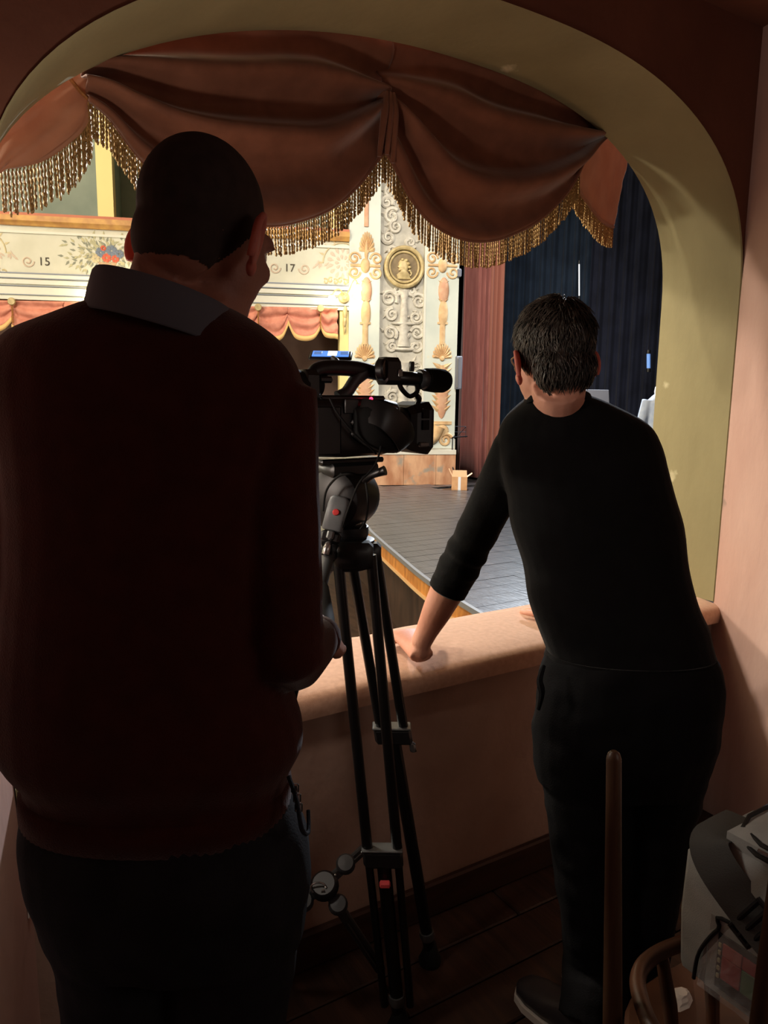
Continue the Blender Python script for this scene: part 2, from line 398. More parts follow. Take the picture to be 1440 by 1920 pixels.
# parapet under the opening
mb = MB().box(((XL + XR) / 2, (YI + YO) / 2 + 0.0, 0.35), (XR - XL + 0.02, YO - YI, 0.82)); 
pp = structure(mb.build('wall_parapet', 'parapet_paint', smooth=False))
MB().rbox(((XL + XR) / 2, YI - 0.012, 0.055), (XR - XL - 0.01, 0.024, 0.11), 0.006).build('baseboard_front', 'plinth_wood', smooth=False)['kind'] = 'structure'
# padded velvet rail on top of the parapet
prof = []
for a in range(0, 25):
    t = a / 24; prof.append(t)
mb = MB(); rs = []
sec = [(-0.034, -0.052), (-0.040, -0.03), (-0.040, -0.012), (-0.030, 0.004), (-0.01, 0.013), (0.05, 0.020), (0.16, 0.024), (0.27, 0.020), (0.325, 0.012), (0.345, -0.002), (0.35, -0.02), (0.345, -0.045), (0.30, -0.06), (0.0, -0.06)]
for i in range(41):
    x = XL + 0.002 + (XR - XL - 0.004) * i / 40
    dent = 0.006 * math.exp(-((x - 1.15) / 0.07) ** 2)
    rs.append([(x, YI + a, RAIL - 0.02 + b + 0.002 * noise.noise(Vector((x * 6, a * 8, 3))) - (dent if b > 0 else 0)) for a, b in sec])
mb.rings(rs)
rail = fix_normals(mb.build('padded_rail', 'salmon_velvet', angle=60)); tag(rail, 'salmon velvet padded armrest along the top of the box parapet', 'armrest')

# ================================================================ valance over the opening
def swag(name, tops, bots, m, parent, nu=56, nv=34, amp=0.02, folds=4.0, pinch0=0.0, pinch1=0.0, yplane=2.03, yb=None, seed=0, sagp=1.0, top_droop=0.0):
    T = spline(tops, 10); B = spline(bots, 10); v = []; 
    T = [T[round(i * (len(T) - 1) / nu)] if nu < len(T) - 1 else None for i in range(nu + 1)] if nu < len(T) - 1 else [Vector(q) for q in lerp_list([tuple(p) for p in T], nu + 1)]
    B = [Vector(q) for q in lerp_list([tuple(p) for p in B], nu + 1)]
    rows = []
    for j in range(nv + 1):
        t = j / nv; row = []
        for i in range(nu + 1):
            u = i / nu
            p0 = max(0, 1 - u / 0.30) ** 1.6 * pinch0; p1 = max(0, 1 - (1 - u) / 0.30) ** 1.6 * pinch1; p = max(p0, p1)
            S = 0.5 + 4 * (t - 0.5) ** 3
            g = t * (1 - p) + S * p
            P = T[i] * (1 - g) + B[i] * g
            env = math.sin(math.pi * min(1, t * 1.0)) ** 0.5 * 0.9 + 0.1
            ph = folds * t ** 0.85 + 0.35 * math.sin(2.2 * u + seed) + 0.22 * noise.noise(Vector((u * 3, t * 2, seed)))
            f = (0.5 + 0.5 * math.sin(2 * math.pi * ph)) ** 1.5
            hang = 0.6 * math.sin(math.pi * u) + 0.4
            y = -amp * f * env * (0.45 + 0.75 * hang) + 0.006 * noise.noise(Vector((u * 6, t * 7, seed + 5)))
            y += 0.05 * p * math.sin(math.pi * t)
            row.append(Vector((P.x, P.y + y, P.z)))
        rows.append(row)
    mb = MB(); mb.rings(rows, closed=False)
    o = mb.build(name, m, parent, angle=180)
    md = o.modifiers.new('thick', 'SOLIDIFY'); md.thickness = 0.004
    return o, rows[-1], rows
def fringe(name, edge, length, parent, step=0.0085, m='gold_fringe', r=0.0031, seed=1):
    rnd = random.Random(seed); mb = MB(); acc = 0.0
    for i in range(len(edge) - 1):
        a, b = edge[i], edge[i + 1]; L = (b - a).length; s = acc
        while s < L:
            p = a.lerp(b, s / L); ln = length * (0.93 + 0.1 * rnd.random()); sw = Vector((rnd.uniform(-1, 1), rnd.uniform(-1, 1), 0)) * 0.004
            K = 9; pts = []; rr = []
            off = rnd.uniform(-0.003, 0.003)
            for q in range(K * 2 + 1):
                t = q / (K * 2); pts.append(p + Vector((0, off, 0.004)) + sw * t * t + Vector((0, 0, -ln * t))); rr.append(r * (1.25 if q % 2 else 0.8))
            mb.tube(pts, rr, 4, True, twist=0.5)
            s += step * rnd.uniform(0.85, 1.15)
        acc = s - L
    return tag(mb.build(name, m, parent, angle=180), 'twisted gold bullion fringe', kind='stuff')
def cord(name, edge, r, m, parent, lift=0.0):
    pts = [p + Vector((0, -0.004, lift)) for p in edge]; return MB().tube(pts, r, 8).build(name, m, parent)
val = empty('box_valance', (1.3, 2.03, 2.6), 'rust velvet swag valance with gold fringe hanging in the near arch', 'valance')
YV = 2.03
def V(x, y, yy=YV): return atY(x, y, yy)
def archtop(x, up=0.05, yy=YV): return Vector((x, yy, arch_z(x) + up))
# two main swags meeting at the centre gather
s1, e1, r1 = swag('swag', [archtop(.36), archtop(.55), archtop(.8), archtop(1.0), Vector((1.245, YV, 2.60))],
    [V(165, 190), V(205, 226), V(262, 300), V(340, 372), V(420, 412), V(500, 425), V(560, 416), V(620, 392), V(670, 348), V(700, 310), V(724, 280)], 'rust_velvet', val, folds=3.0, amp=0.075, pinch1=0.9, seed=1.0)
s2, e2, r2 = swag('swag', [Vector((1.195, YV, 2.60)), archtop(1.45), archtop(1.7), archtop(1.95), archtop(2.2, .08)],
    [V(716, 280), V(738, 318), V(765, 372), V(800, 415), V(845, 444), V(890, 455), V(940, 448), V(1000, 420), V(1045, 380), V(1075, 340), V(1100, 290), V(1128, 252)], 'rust_velvet', val, folds=3.2, amp=0.075, pinch0=0.9, seed=2.3)
# side pieces: single cloth, paler velvet copy with light put into its colour; the right one turns outward
s3, e3, r3 = swag('tail', [archtop(.125, .02, 2.08), archtop(.2, .04, 2.07), archtop(.3, .04, 2.06), archtop(.40, .02, 2.05)],
    [V(2, 312, 2.09), V(30, 313, 2.08), V(80, 300, 2.07), V(125, 270, 2.06), V(158, 235, 2.05), V(168, 190, 2.05)], 'thin_lit_velvet', val, nu=24, nv=18, folds=0.8, amp=0.02, seed=4)
s4, e4, r4 = swag('tail', [V(1105, 190, 2.06), V(1130, 215, 2.12), V(1160, 255, 2.24), V(1178, 288, 2.34)],
    [V(1072, 338, 2.06), V(1085, 362, 2.12), V(1108, 395, 2.2), V(1130, 420, 2.28), V(1148, 428, 2.36)], 'thin_lit_velvet', val, nu=24, nv=18, folds=0.9, amp=0.015, seed=5)
fringe('fringe', e1, 0.088, val, seed=1); n2 = int(len(e2) * 0.86)
fringe('fringe', e2[:n2], 0.088, val, seed=2); fringe('fringe', e3, 0.115, val, seed=3); fringe('fringe', e4, 0.085, val, seed=4, step=0.007)
for e, q in ((e1, 'rust_velvet'), (e2, 'rust_velvet'), (e3, 'thin_lit_velvet'), (e4, 'thin_lit_velvet')): cord('hem_roll', e, 0.007, q, val, 0.004)
cord('rope', spline([V(128, 145), V(150, 172), V(168, 190), V(172, 205)], 6), 0.005, 'gold_cord', val)
# centre gather knot
mb = MB()
for dx, dz, a in ((-0.012, -0.03, .3), (0.010, -0.04, -.25), (0.0, -0.02, 0)):
    mb.tube(spline([V(722, 180) + Vector((dx, -.03, 0)), V(720, 215) + Vector((dx * 1.6, -.036, dz * .2)), V(719, 280) + Vector((dx * 2.2, -.02, dz))], 6), [0.006, 0.012, 0.007], 8)
mb.build('gather', 'rust_velvet', val)

# ================================================================ auditorium and stage
ZS = 0.15                                # stage floor level
PAR = -0.85                              # parterre floor level
P0 = Vector((6.596, 9.855, 0)); _a = HEAD + rad(80)
TT = Vector((math.sin(_a), math.cos(_a), 0)); NN = Vector((TT.y, -TT.x, 0))   # along the far wall / towards us
if NN.dot(-F0) < 0: NN = -NN
def W(s, z, off=0.0): return P0 + TT * s + NN * off + Vector((0, 0, z))
def wp(x, y, off=0.0):
    """pixel -> (s,z) on the far wall plane moved off towards us"""
    r = ray(x, y); q = ((P0 + NN * off) - EYE).dot(NN) / r.dot(NN); p = EYE + r * q - P0; return p.dot(TT), p.z
RF = Matrix((TT, NN, ZUP)).transposed()   # local axes of the far wall
def wbox(mb, s0, s1, z0, z1, o0, o1): return mb.box(W((s0 + s1) / 2, (z0 + z1) / 2, (o0 + o1) / 2), (abs(s1 - s0), abs(o1 - o0), abs(z1 - z0)), RF)
def SB(name, m, *a, parent=None, kind=None):
    o = wbox(MB(), *a).build(name, m, parent, smooth=False)
    if kind: o['kind'] = kind
    return o
SB('floor_auditorium', 'parterre_wood', -14, 9, PAR - 0.1, PAR, -3, 13, kind='structure')
SB('ceiling_auditorium', 'theatre_ceiling', -14, 9, 8.0, 8.2, -6, 13, kind='structure')
SB('wall_side', 'cream_wall', -12.2, -12, PAR, 8.0, -3, 12, kind='structure')
SL, SRT = -12.0, -1.075                    # extent of the box fronts
# --- the box front between the two tiers (number band)
z_rt = 3.98; z_rb = 3.82; z_b1 = 3.70; z_b0 = 3.16; z_c0 = 2.82
far = SB('wall_far', 'cream_wall', SL, SRT, z_c0, z_rb, -0.25, 0.0, kind='structure')
SB('handrail', 'rose_rail', SL, SRT, z_rt - 0.05, z_rt + 0.01, -0.28, 0.06, parent=far)
mb = MB(); mb.rings([[W(s, z, o) for z, o in ((z_rt - .05, .07), (z_rt - .03, .085), (z_rt - .10, .08), (z_rt - .13, .055), (z_rb, .04), (z_rb, -.02), (z_rt - .05, -.02))] for s in (SL, SRT)])
mb.build('gilt_moulding', 'gold_rail', far, smooth=False)
SB('moulding', 'cream_trim', SL, SRT, z_b1 + .02, z_b1 + .055, 0, .025, parent=far)
for z, h, o, m in ((z_b0 + .02, .018, .02, 'blue_line'), (z_b0 - .02, .05, .035, 'cream_trim'), (z_b0 - .05, .012, .04, 'blue_line'), (z_b0 - .10, .06, .03, 'cream_trim'), (z_b0 - .155, .012, .033, 'blue_line'),
                   (z_b0 - .22, .10, .022, 'cream_trim'), (z_c0 + .065, .012, .026, 'blue_line'), (z_c0 + .02, .05, .03, 'cream_trim')):
    SB('cornice_moulding', m, SL, SRT, z - h / 2, z + h / 2, -0.02, o, parent=far)
# --- painted scrollwork, numbers and the flower basket on the band
def curl_pts(s, z, r, turns, d, off, a0=0.0, n=26):
    return [W(s + d * r * (1 - .8 * k / n) * math.cos(a0 + turns * 2 * math.pi * k / n), z + r * (1 - .8 * k / n) * math.sin(a0 + turns * 2 * math.pi * k / n), off) for k in range(n + 1)]
def petals(mb, s, z, r0, r1, n, wd, off, a0=0, a1=2 * math.pi, thick=0.008):
    for k in range(n):
        a = a0 + (a1 - a0) * (k + .5) / n; ca, sa = math.cos(a), math.sin(a)
        poly = [(s + ca * q * 1.0 - sa * p, z + sa * q + ca * p) for q, p in ((r0, 0), (r0 + (r1 - r0) * .45, wd * .75), (r1 * .93, wd * .8), (r1, 0), (r1 * .93, -wd * .8), (r0 + (r1 - r0) * .45, -wd * .75))]
        c = (s + ca * (r0 + r1) / 2, z + sa * (r0 + r1) / 2)
        mb.add([W(a_, b_, off) for a_, b_ in poly] + [W(c[0], c[1], off + thick)], [(i, (i + 1) % 6, 6) for i in range(6)])
def leaf(mb, s, z, L, wd, a, off, thick=0.006):
    ca, sa = math.cos(a), math.sin(a); P = [(0, 0), (.35 * L, wd), (L, 0), (.35 * L, -wd)]
    q = [(s + ca * u - sa * v, z + sa * u + ca * v) for u, v in P]; c = (s + ca * L * .42, z + sa * L * .42)
    mb.add([W(a_, b_, off) for a_, b_ in q] + [W(c[0], c[1], off + thick)], [(i, (i + 1) % 4, 4) for i in range(4)])
def scrollwork(x_num, y_num, side, full=True):
    """painted volute, rosette and tendrils beside a number; side -1 = to the left"""
    s0, z0 = wp(x_num, y_num, .004)
    k = side; mb = MB()
    mb.tube(curl_pts(s0 + k * .22, z0 + .0, .085, 1.4, k, .004, math.pi), .012, 5)
    for q in range(7): leaf(mb, s0 + k * (.34 + .035 * q), z0 + .01 + .02 * (q % 3), .10, .016, (math.pi / 2 + k * (-.9 + .3 * (q % 5))), .004)
    mb.build('painted_scroll', 'scroll_paint_dim', far)
    c = s0 + k * .80; mb = MB(); petals(mb, c, z0 + .11, .05, .12, 9, .025, .006); petals(mb, c, z0 + .11, .14, .24, 14, .03, .004)
    mb.build('painted_rosette', 'scroll_paint_dim', far)
    mb = MB(); R_ = .30
    mb.tube([W(c + k * R_ * math.cos(math.pi * t / 16), z0 + .1 + R_ * math.sin(math.pi * t / 16), .004) for t in range(-1, 17)], .012, 5)
    for t in range(9): leaf(mb, c + k * R_ * math.cos(math.pi * t / 8), z0 + .1 + R_ * math.sin(math.pi * t / 8), .09, .018, math.pi * t / 8 if k > 0 else math.pi - math.pi * t / 8, .004)
    for t in range(8): mb.tube(curl_pts(c - k * .26 + k * .075 * t, z0 - .17 + .02 * (t % 2), .045, 1.0, 1 if t % 2 else -1, .004, 1.0, 12), .012, 4)
    mb.build('painted_tendril', 'scroll_paint', far)
    if full:
        mb = MB()
        for t in range(7): leaf(mb, c + k * .43, z0 - .15 + .08 * t, .13, .025, math.pi / 2 + (.5 if t % 2 else -.5), .004)
        mb.build('painted_leaf_border', 'scroll_paint', far)
def number(txt, x, y, h):
    s, z = wp(x, y, .004); cu = bpy.data.curves.new('number', 'FONT'); cu.body = txt; cu.size = h; cu.align_x = 'CENTER'; cu.align_y = 'CENTER'; cu.extrude = .003; cu.space_character = 1.05
    t = bpy.data.objects.new('number_src', cu); COL.objects.link(t); dg = bpy.context.evaluated_depsgraph_get(); me = bpy.data.meshes.new_from_object(t.evaluated_get(dg)); bpy.data.objects.remove(t)
    Rm = Matrix((TT, ZUP, NN)).transposed().to_4x4(); Rm.translation = W(s, z, .006); me.transform(Rm)
    # small serifs like the painted numerals
    return link('painted_number', me, 'ink', far, Vector((0, 0, 0)), False)
number('15', 83, 491, .16); number('17', 543, 503, .16)
scrollwork(83, 491, -1); scrollwork(543, 503, -1, False); scrollwork(543, 503, 1)
s0, z0 = wp(197, 478, .004); rnd = random.Random(3)
mb = MB(); mb2 = MB()
for q in range(210):
    a = rnd.uniform(0, 2 * math.pi); r = rnd.uniform(.12, 1) ; ss = s0 + math.cos(a) * r * .62; zz = z0 + math.sin(a) * r * .26 + .02
    leaf(mb if q % 3 else mb2, ss, zz, .085, .017, a + rnd.uniform(-.9, .9), .003 + rnd.uniform(0, .003))
tag(mb.build('painted_foliage', 'leaf_paint', far), kind='stuff'); tag(mb2.build('painted_foliage', 'leaf_paint_dark', far), kind='stuff')
for n_, (dx, dz, r, m) in enumerate(((-.06, .03, .07, 'flower_blue'), (.09, .06, .08, 'flower_blue'), (.02, -.04, .065, 'flower_red'), (.14, -.05, .055, 'flower_red'), (-.13, -.06, .06, 'scroll_paint'), (-.02, .09, .04, 'flower_red'), (.2, .02, .06, 'flower_blue'))):
    mb = MB(); petals(mb, s0 + dx, z0 + dz, .008, r, 7, r * .4, .010 + .001 * n_); mb.build('painted_flower', m, far)
mb = MB(); mb.add([W(s0 + a, z0 + b, .009) for a, b in ((-.10, -.10), (.16, -.10), (.11, -.22), (.03, -.25), (-.05, -.22))], [(0, 4, 3, 2, 1)]); mb.build('painted_basket', 'basket_paint', far)

# --- the tier above: posts, green interior
up = SB('wall_upper_boxes', 'box_green', SL, SRT, z_rt - .2, 6.6, -1.5, -1.35, kind='structure')
SB('lintel', 'cream_wall', SL, SRT, 6.2, 8.0, -0.3, 0, parent=up)
pa, pb = wp(183, 400)[0], wp(213, 400)[0]
for c in (pa - 3.45 * 2, pa - 3.45, pa, pa + 3.3): SB('post', 'yellow_post', c, c + (pb - pa), z_rt, 6.3, -.22, -.02, parent=up)
for c in (pa - 3.45 * 2, pa - 3.45, pa, pa + 3.3): SB('partition', 'box_green', c + .06, c + .12, z_rt - .1, 6.3, -1.36, -.22, parent=up)
SB('box_slab', 'box_green', SL, SRT, z_c0 + .05, z_c0 + .2, -1.5, -.25, parent=up)
# --- the tier below: opening with posts, swag valances, parapet down to the floor
low = SB('wall_lower_boxes', 'box_brown', SL, SRT, PAR, z_c0 + .1, -1.5, -1.35, kind='structure')
SB('parapet', 'cream_wall', SL, SRT, PAR, 1.25, -.25, 0, parent=low)
SB('handrail', 'rose_rail', SL, SRT, 1.25, 1.32, -.28, .06, parent=low)
q0 = wp(637, 600)[0]
for c in (q0, q0 - 3.45 + .2, q0 - 6.9 + .2, q0 - 10.3): SB('post', 'yellow_post', c, c + .17, 1.3, z_c0 + .02, -.22, 0.0, parent=low)
def far_swag(x0, xr0, xc, xr1, x1, ytop, label):
    g = empty('far_box_valance', W(wp((x0 + x1) / 2, ytop)[0], wp((x0 + x1) / 2, ytop)[1], .03), label, 'valance', 'valances of the boxes opposite')
    def Q(x, y, o=.04): s, z = wp(x, y, o); return W(s, z, o)
    yb = lambda x, dy: ytop + (x - x0) * .018 + dy
    def tops(a, b): return [Q(a, yb(a, 0)), Q((a + b) / 2, yb((a + b) / 2, 0)), Q(b, yb(b, 0))]
    def catch(a, b, ya, ym, yb_): return [Q(a, yb(a, ya)), Q(a * .8 + b * .2, yb(a * .8 + b * .2, ym * .8 + ya * .2)), Q((a + b) / 2, yb((a + b) / 2, ym)), Q(a * .2 + b * .8, yb(a * .2 + b * .8, ym * .8 + yb_ * .2)), Q(b, yb(b, yb_))]
    for a, b, c in ((xr0, xc, catch(xr0, xc, 44, 56, 25)), (xc, xr1, catch(xc, xr1, 25, 54, 32)), (x0, xr0, catch(x0, xr0, 38, 50, 30)), (xr1, x1, catch(xr1, x1, 28, 48, 50))):
        o, e, _ = swag('swag', tops(a, b), c, 'pink_swag', g, nu=20, nv=16, folds=2.2, amp=-0.06, seed=a, pinch0=.8 if a == xc else 0, pinch1=.8 if b == xc else 0)
        mb = MB(); mb.rings([[p + NN * .01 for p in e], [p + NN * .01 - Vector((0, 0, .075)) for p in e]], closed=False); f = mb.build('fringe', 'swag_fringe', g); md = f.modifiers.new('t', 'SOLIDIFY'); md.thickness = .012
    for xx in (xr0, xr1):
        c = Q(xx, yb(xx, 2), .09); MB().lathe([(.0, .03), (.045, .03), (.055, .015), (.055, 0), (.03, -.03)], c, NN, 14).build('rosette', 'gilt', g)
        MB().tube([c, c - Vector((0, 0, .30))], .012, 6).build('cord', 'gold_cord', g)
far_swag(456, 484, 541, 601, 634, 574, 'small pink fringed swag valance in the opposite box beside the sconce')
far_swag(-60, 22, 120, 200, 262, 562, 'pink swag valance in the opposite box beyond the rust sweater\'s shoulder')
# --- sconces
def sconce(x, y, label):
    s, z = wp(x, y, .05); g = empty('wall_sconce', W(s, z, .0), label, 'wall lamp', 'lit sconces on the box fronts opposite')
    MB().lathe([(.0, .10), (.03, .10), (.05, .08), (.075, .07), (.085, .045), (.085, .0)], W(s, z, 0), NN, 18).build('rosette', 'gilt', g)
    mb = MB(); mb.ell(W(s + .02, z - .22, .04), (.035, .03, .10)); mb.ell(W(s + .015, z - .36, .04), (.028, .03, .08)); mb.ell(W(s + .02, z - .47, .035), (.018, .02, .06)); mb.build('drop_ornament', 'gilt', g)
    for ds, dz in ((-.20, -.05), (.19, .12)):
        b = W(s + ds, z + dz, .20); sd = 1 if ds > 0 else -1
        MB().tube(spline([W(s, z, .08), W(s + ds * .35, z + .10, .14), W(s + ds * .75, z + dz + .13, .19), b + Vector((0, 0, .055))], 6), .011, 6).build('arm', 'gilt', g)
        MB().lathe([(.02, .075), (.03, .06), (.028, .05)], b, ZUP, 12).build('socket', 'gilt', g)
        MB().ell(b, (.058, .058, .062)).build('bulb', 'bulb_glass', g)
        point_light('sconce_light', b + NN * .16 , 2.5, (1.0, .88, .66), .06)
sconce(645, 558, 'lit two-bulb gilt sconce beside the painted pilaster')
sconce(195, 548, 'lit two-bulb gilt sconce hidden behind the rust sweater\'s shoulder')
# --- proscenium wall: two pale strips, a recessed grey panel with relief, marble dado
pr = SB('wall_proscenium', 'grey_relief', SRT, .66, PAR, 8.0, -.5, -.06, kind='structure')
for a, b, m in ((SRT, -.60, 'pale_blue_wall'), (.12, .645, 'pale_blue_wall')): SB('pilaster_strip', m, a, b, .72, 8.0, -.06, .03, parent=pr)
SB('panel_fillet', 'cream_trim', .095, .125, .72, 8.0, -.06, .036, parent=pr)
for a, b in ((SRT, -.98), (-.975, -.19), (-.185, .34), (.345, .665)): SB('marble_slab', 'marble', a, b, ZS - .02, .62, -.06, .07, parent=pr)
SB('dado_cap', 'cream_trim', SRT, .665, .62, .69, -.06, .085, parent=pr); SB('dado_band', 'grey_relief', SRT, .66, .69, .86, -.06, .028, parent=pr)
# candelabra ornament painted in relief on the strips
def fan(name, x, y, w, h, m, off=.035, n=9, downward=False):
    s, z = wp(x, y, off); mb = MB(); k = 1 if not downward else -1
    for q in range(n):
        a = math.pi * (q + .5) / n; L = 1.0
        poly = [(0, 0), (.5, .085), (.92, .11), (1.0, 0), (.92, -.11), (.5, -.085)]
        ca, sa = math.cos(a), math.sin(a)
        mb.add([W(s + w * (ca * u - sa * v), z + k * h * (sa * u + ca * v), off) for u, v in poly] + [W(s + w * ca * .7, z + k * h * sa * .7, off + .03)], [(i, (i + 1) % 6, 6) for i in range(6)])
    mb.lathe([(.0, .03), (w * .2, .025), (w * .26, 0)], W(s, z, off), NN, 12)
    return mb.build(name, m, pr)
def rod(name, x, y0, y1, wd, m, off=.035):
    s, z0 = wp(x, y0, off); _, z1 = wp(x, y1, off); return MB().tube([W(s, z0, off), W(s, z1, off)], [(.02, wd), (.02, wd)], 8, hint=NN).build(name, m, pr)
def drop(name, x, y, w, h, m, off=.035):
    s, z = wp(x, y, off); return MB().ell(W(s, z, off), (w, .03, h), RF, 14, 10).build(name, m, pr)
def volutes(name, x, y, r, m, off=.035):
    s, z = wp(x, y, off); mb = MB()
    for sx in (-1, 1):
        for sz in (-1, 1):
            c = (s + sx * r * 1.25, z + sz * r * .75); n = 20
            mb.tube([W(c[0] - sx * r * .7 * (1 - .75 * k / n) * math.cos(2.6 * math.pi * k / n), c[1] + sz * r * .7 * (1 - .75 * k / n) * math.sin(2.6 * math.pi * k / n), off) for k in range(n + 1)], .018, 5)
    mb.tube([W(s - r * 1.7, z, off), W(s + r * 1.7, z, off)], .022, 6)
    mb.ell(W(s, z, off), (r * .55, .04, r * .8), RF, 12, 8)
    return mb.build(name, m, pr)
def leaves(name, x, y0, y1, wd, n, m, off=.034):
    s, z0 = wp(x, y0, off); _, z1 = wp(x, y1, off); mb = MB()
    for k in range(n):
        z = z1 + (z0 - z1) * (k + .3) / n
        for sd in (-1, 1): leaf(mb, s, z, wd, wd * .22, math.pi / 2 - sd * 1.0, off, .03)
    mb.tube([W(s, z0, off), W(s, z1, off)], [(.02, .03), (.02, .05)], 6, hint=NN)
    return mb.build(name, m, pr)
for x, full in ((685, False), (830, True)):
    dx = 0
    rod('ornament_stem', x + 3, 330, 425, .035, 'pink_ornament')
    fan('palmette', x + 3, 472, .125, .30, 'ochre_ornament', n=11)
    drop('ornament_bud', x + 2, 470, .03, .16, 'ochre_ornament')
    volutes('volute_cluster', x, 498, .135, 'ochre_ornament')
    drop('ornament_husk', x + 2, 545, .085, .20, 'pink_ornament'); drop('ornament_husk', x + 1, 588, .075, .22, 'ochre_ornament')
    leaves('ornament_leaf', x + 2, 525, 570, .10, 4, 'ochre_ornament')
    rod('ornament_ring', x, 604, 608, .085, 'ochre_ornament')
    rod('ornament_stem', x, 606, 646, .045, 'ochre_ornament')
    fan('palmette', x - 1, 672, .165, .25, 'ochre_ornament', n=11)
    leaves('acanthus_column', x - 1, 685, 775, .19, 9, 'ochre_ornament'); drop('acanthus_core', x - 1, 735, .10, .42, 'pink_ornament')
    rod('ornament_ring', x, 790, 796, .15, 'ochre_ornament')
    drop('ornament_vase', x - 1, 808, .11, .10, 'ochre_ornament')
# cornucopia and scrolls at the foot
mb = MB()
def P_(x, y, o=.04): s, z = wp(x, y, o); return W(s, z, o)
mb.tube(spline([P_(823, 800), P_(815, 818), P_(800, 830), P_(785, 832)], 6), [.10, .085, .06, .03], 10); mb.build('cornucopia', 'ochre_ornament', pr)
for x, y, r, d_ in ((793, 845, .11, 1), (775, 848, .09, -1), (800, 808, .10, -1), (740, 850, .08, 1), (835, 825, .11, 1), (760, 835, .07, 1)):
    s, z = wp(x, y, .035); MB().tube(curl_pts(s, z, r, 1.6, d_, .035, .4), [.028, .018], 6).build('scroll', 'ochre_ornament' if x > 770 else 'grey_ornament', pr)
# grey panel relief
rnd = random.Random(11)
for k, (x, y, r) in enumerate(((735, 405, .12), (742, 425, .10), (728, 445, .1), (770, 455, .09), (735, 470, .08), (730, 560, .13), (785, 565, .12), (735, 590, .10), (780, 595, .10), (745, 545, .07), (772, 545, .07), (732, 625, .11), (782, 625, .11), (735, 650, .09), (780, 650, .09), (758, 625, .08), (735, 690, .12), (780, 690, .12), (757, 715, .10), (735, 745, .11), (782, 745, .11), (760, 775, .1), (735, 800, .11), (780, 800, .09), (725, 380, .1), (730, 360, .08))):
    s, z = wp(x, y, -.05); d_ = 1 if x < 757 else -1
    MB().tube(curl_pts(s, z, r, 1.5, d_, -.05, .8 + k), [.034, .018], 6).build('relief_scroll', 'grey_ornament', pr)
    mb = MB()
    for q in range(4): leaf(mb, s + d_ * r * .8 * math.cos(q), z + r * .8 * math.sin(q), r * 1.0, r * .28, rnd.uniform(0, 6.28), -.052, .035)
    mb.build('relief_leaf', 'grey_ornament', pr)
s, _ = wp(757, 600, -.05)
for y0, y1, wd in ((540, 612, .07), (612, 650, .10), (680, 760, .08)): 
    z0 = wp(757, y0, -.05)[1]; z1 = wp(757, y1, -.05)[1]; MB().tube([W(s, z0, -.05), W(s, z0 * .7 + z1 * .3, -.05), W(s, z1, -.05)], [(.05, wd * 1.5), (.05, wd * .7), (.05, wd)], 10, hint=NN).build('relief_baluster', 'grey_ornament', pr)
for y in (607, 655): s_, z_ = wp(757, y, -.05); MB().ell(W(s_, z_, -.05), (.2, .05, .03), RF).build('relief_dish', 'grey_ornament', pr)
# medallion with a profile head
s, z = wp(758, 501, 0.0); md = empty('portrait_medallion', W(s, z, -.06), 'round gilt medallion with a profile head in relief on the grey panel', 'medallion')
MB().lathe([(.0, .05), (.25, .05), (.25, 0)], W(s, z, -.06), NN, 40).build('disc', 'bronze_disc', md)
for R_, r_, o_ in ((.285, .034, .075), (.225, .018, .06)):
    mb = MB(); n = 48; rs = []
    for k in range(n): 
        a = 2 * math.pi * k / n; rs.append([W(s, z, -.06) + (TT * math.cos(a) + ZUP * math.sin(a)) * (R_ + r_ * math.cos(q)) + NN * (o_ + r_ * math.sin(q)) for q in (2 * math.pi * j / 8 for j in range(8))])
    rs.append(rs[0]); mb.rings(rs, True, False); mb.build('ring', 'gilt', md)
prof = [(-.10, -.17), (-.125, -.11), (-.06, -.08), (-.055, -.05), (-.085, -.045), (-.09, -.02), (-.083, -.005), (-.105, .01), (-.085, .035), (-.09, .075), (-.07, .11), (-.02, .135), (.04, .125), (.075, .08), (.075, .02), (.055, -.03), (.05, -.07), (.09, -.11), (.11, -.17)]
mb = MB(); fr = (W(s, z - .01, -.01), TT, ZUP, NN); n = len(prof); c = (-.005, -.01)
mb.rings([[fr[0] + TT * (c[0] + (a - c[0]) * q) + ZUP * (c[1] + (b - c[1]) * q) + NN * o for a, b in prof] for q, o in ((1, 0), (.97, .018), (.75, .034), (.4, .042))]); mb.build('profile_head', 'gilt', md)
mb = MB()
for a, b, r in ((.06, .05, .03), (.08, .0, .028), (.03, .1, .03), (.085, -.05, .02), (-.03, .11, .025)): mb.ell(W(s + a, z + b, .02), (r, .02, r * .8), RF, 10, 6)
mb.tube(spline([W(s + .08, z - .05, .02), W(s + .11, z - .09, .02), W(s + .09, z - .13, .02)], 4), .012, 6); mb.build('wig_curls', 'gilt', md)
# grey cable box on the proscenium edge and its socket above
g = empty('wall_speaker', W(.66, 1.65, .05), 'slim pale grey wall box on the proscenium edge by the red curtain', 'speaker')
s_, z_ = wp(858, 700, .05); _, za = wp(858, 730, .05); _, zb = wp(858, 668, .05)
MB().rbox(W(s_ + .01, (za + zb) / 2, .05), (.10, .12, zb - za), .012, RF).build('case', 'stand_grey', g); MB().rbox(W(s_ - .02, (za + zb) / 2, .115), (.03, .012, (zb - za) * .9), .004, RF).build('grille', 'grey_edge', g)
s_, z_ = wp(861, 512, .05); q = tag(fix_normals(MB().rbox(W(s_, z_, .04), (.06, .10, .12), .01, RF).build('junction_box', 'stand_grey', org=W(s_, z_, .04))), 'little grey junction box under the valance fringe at the proscenium edge', 'junction box')

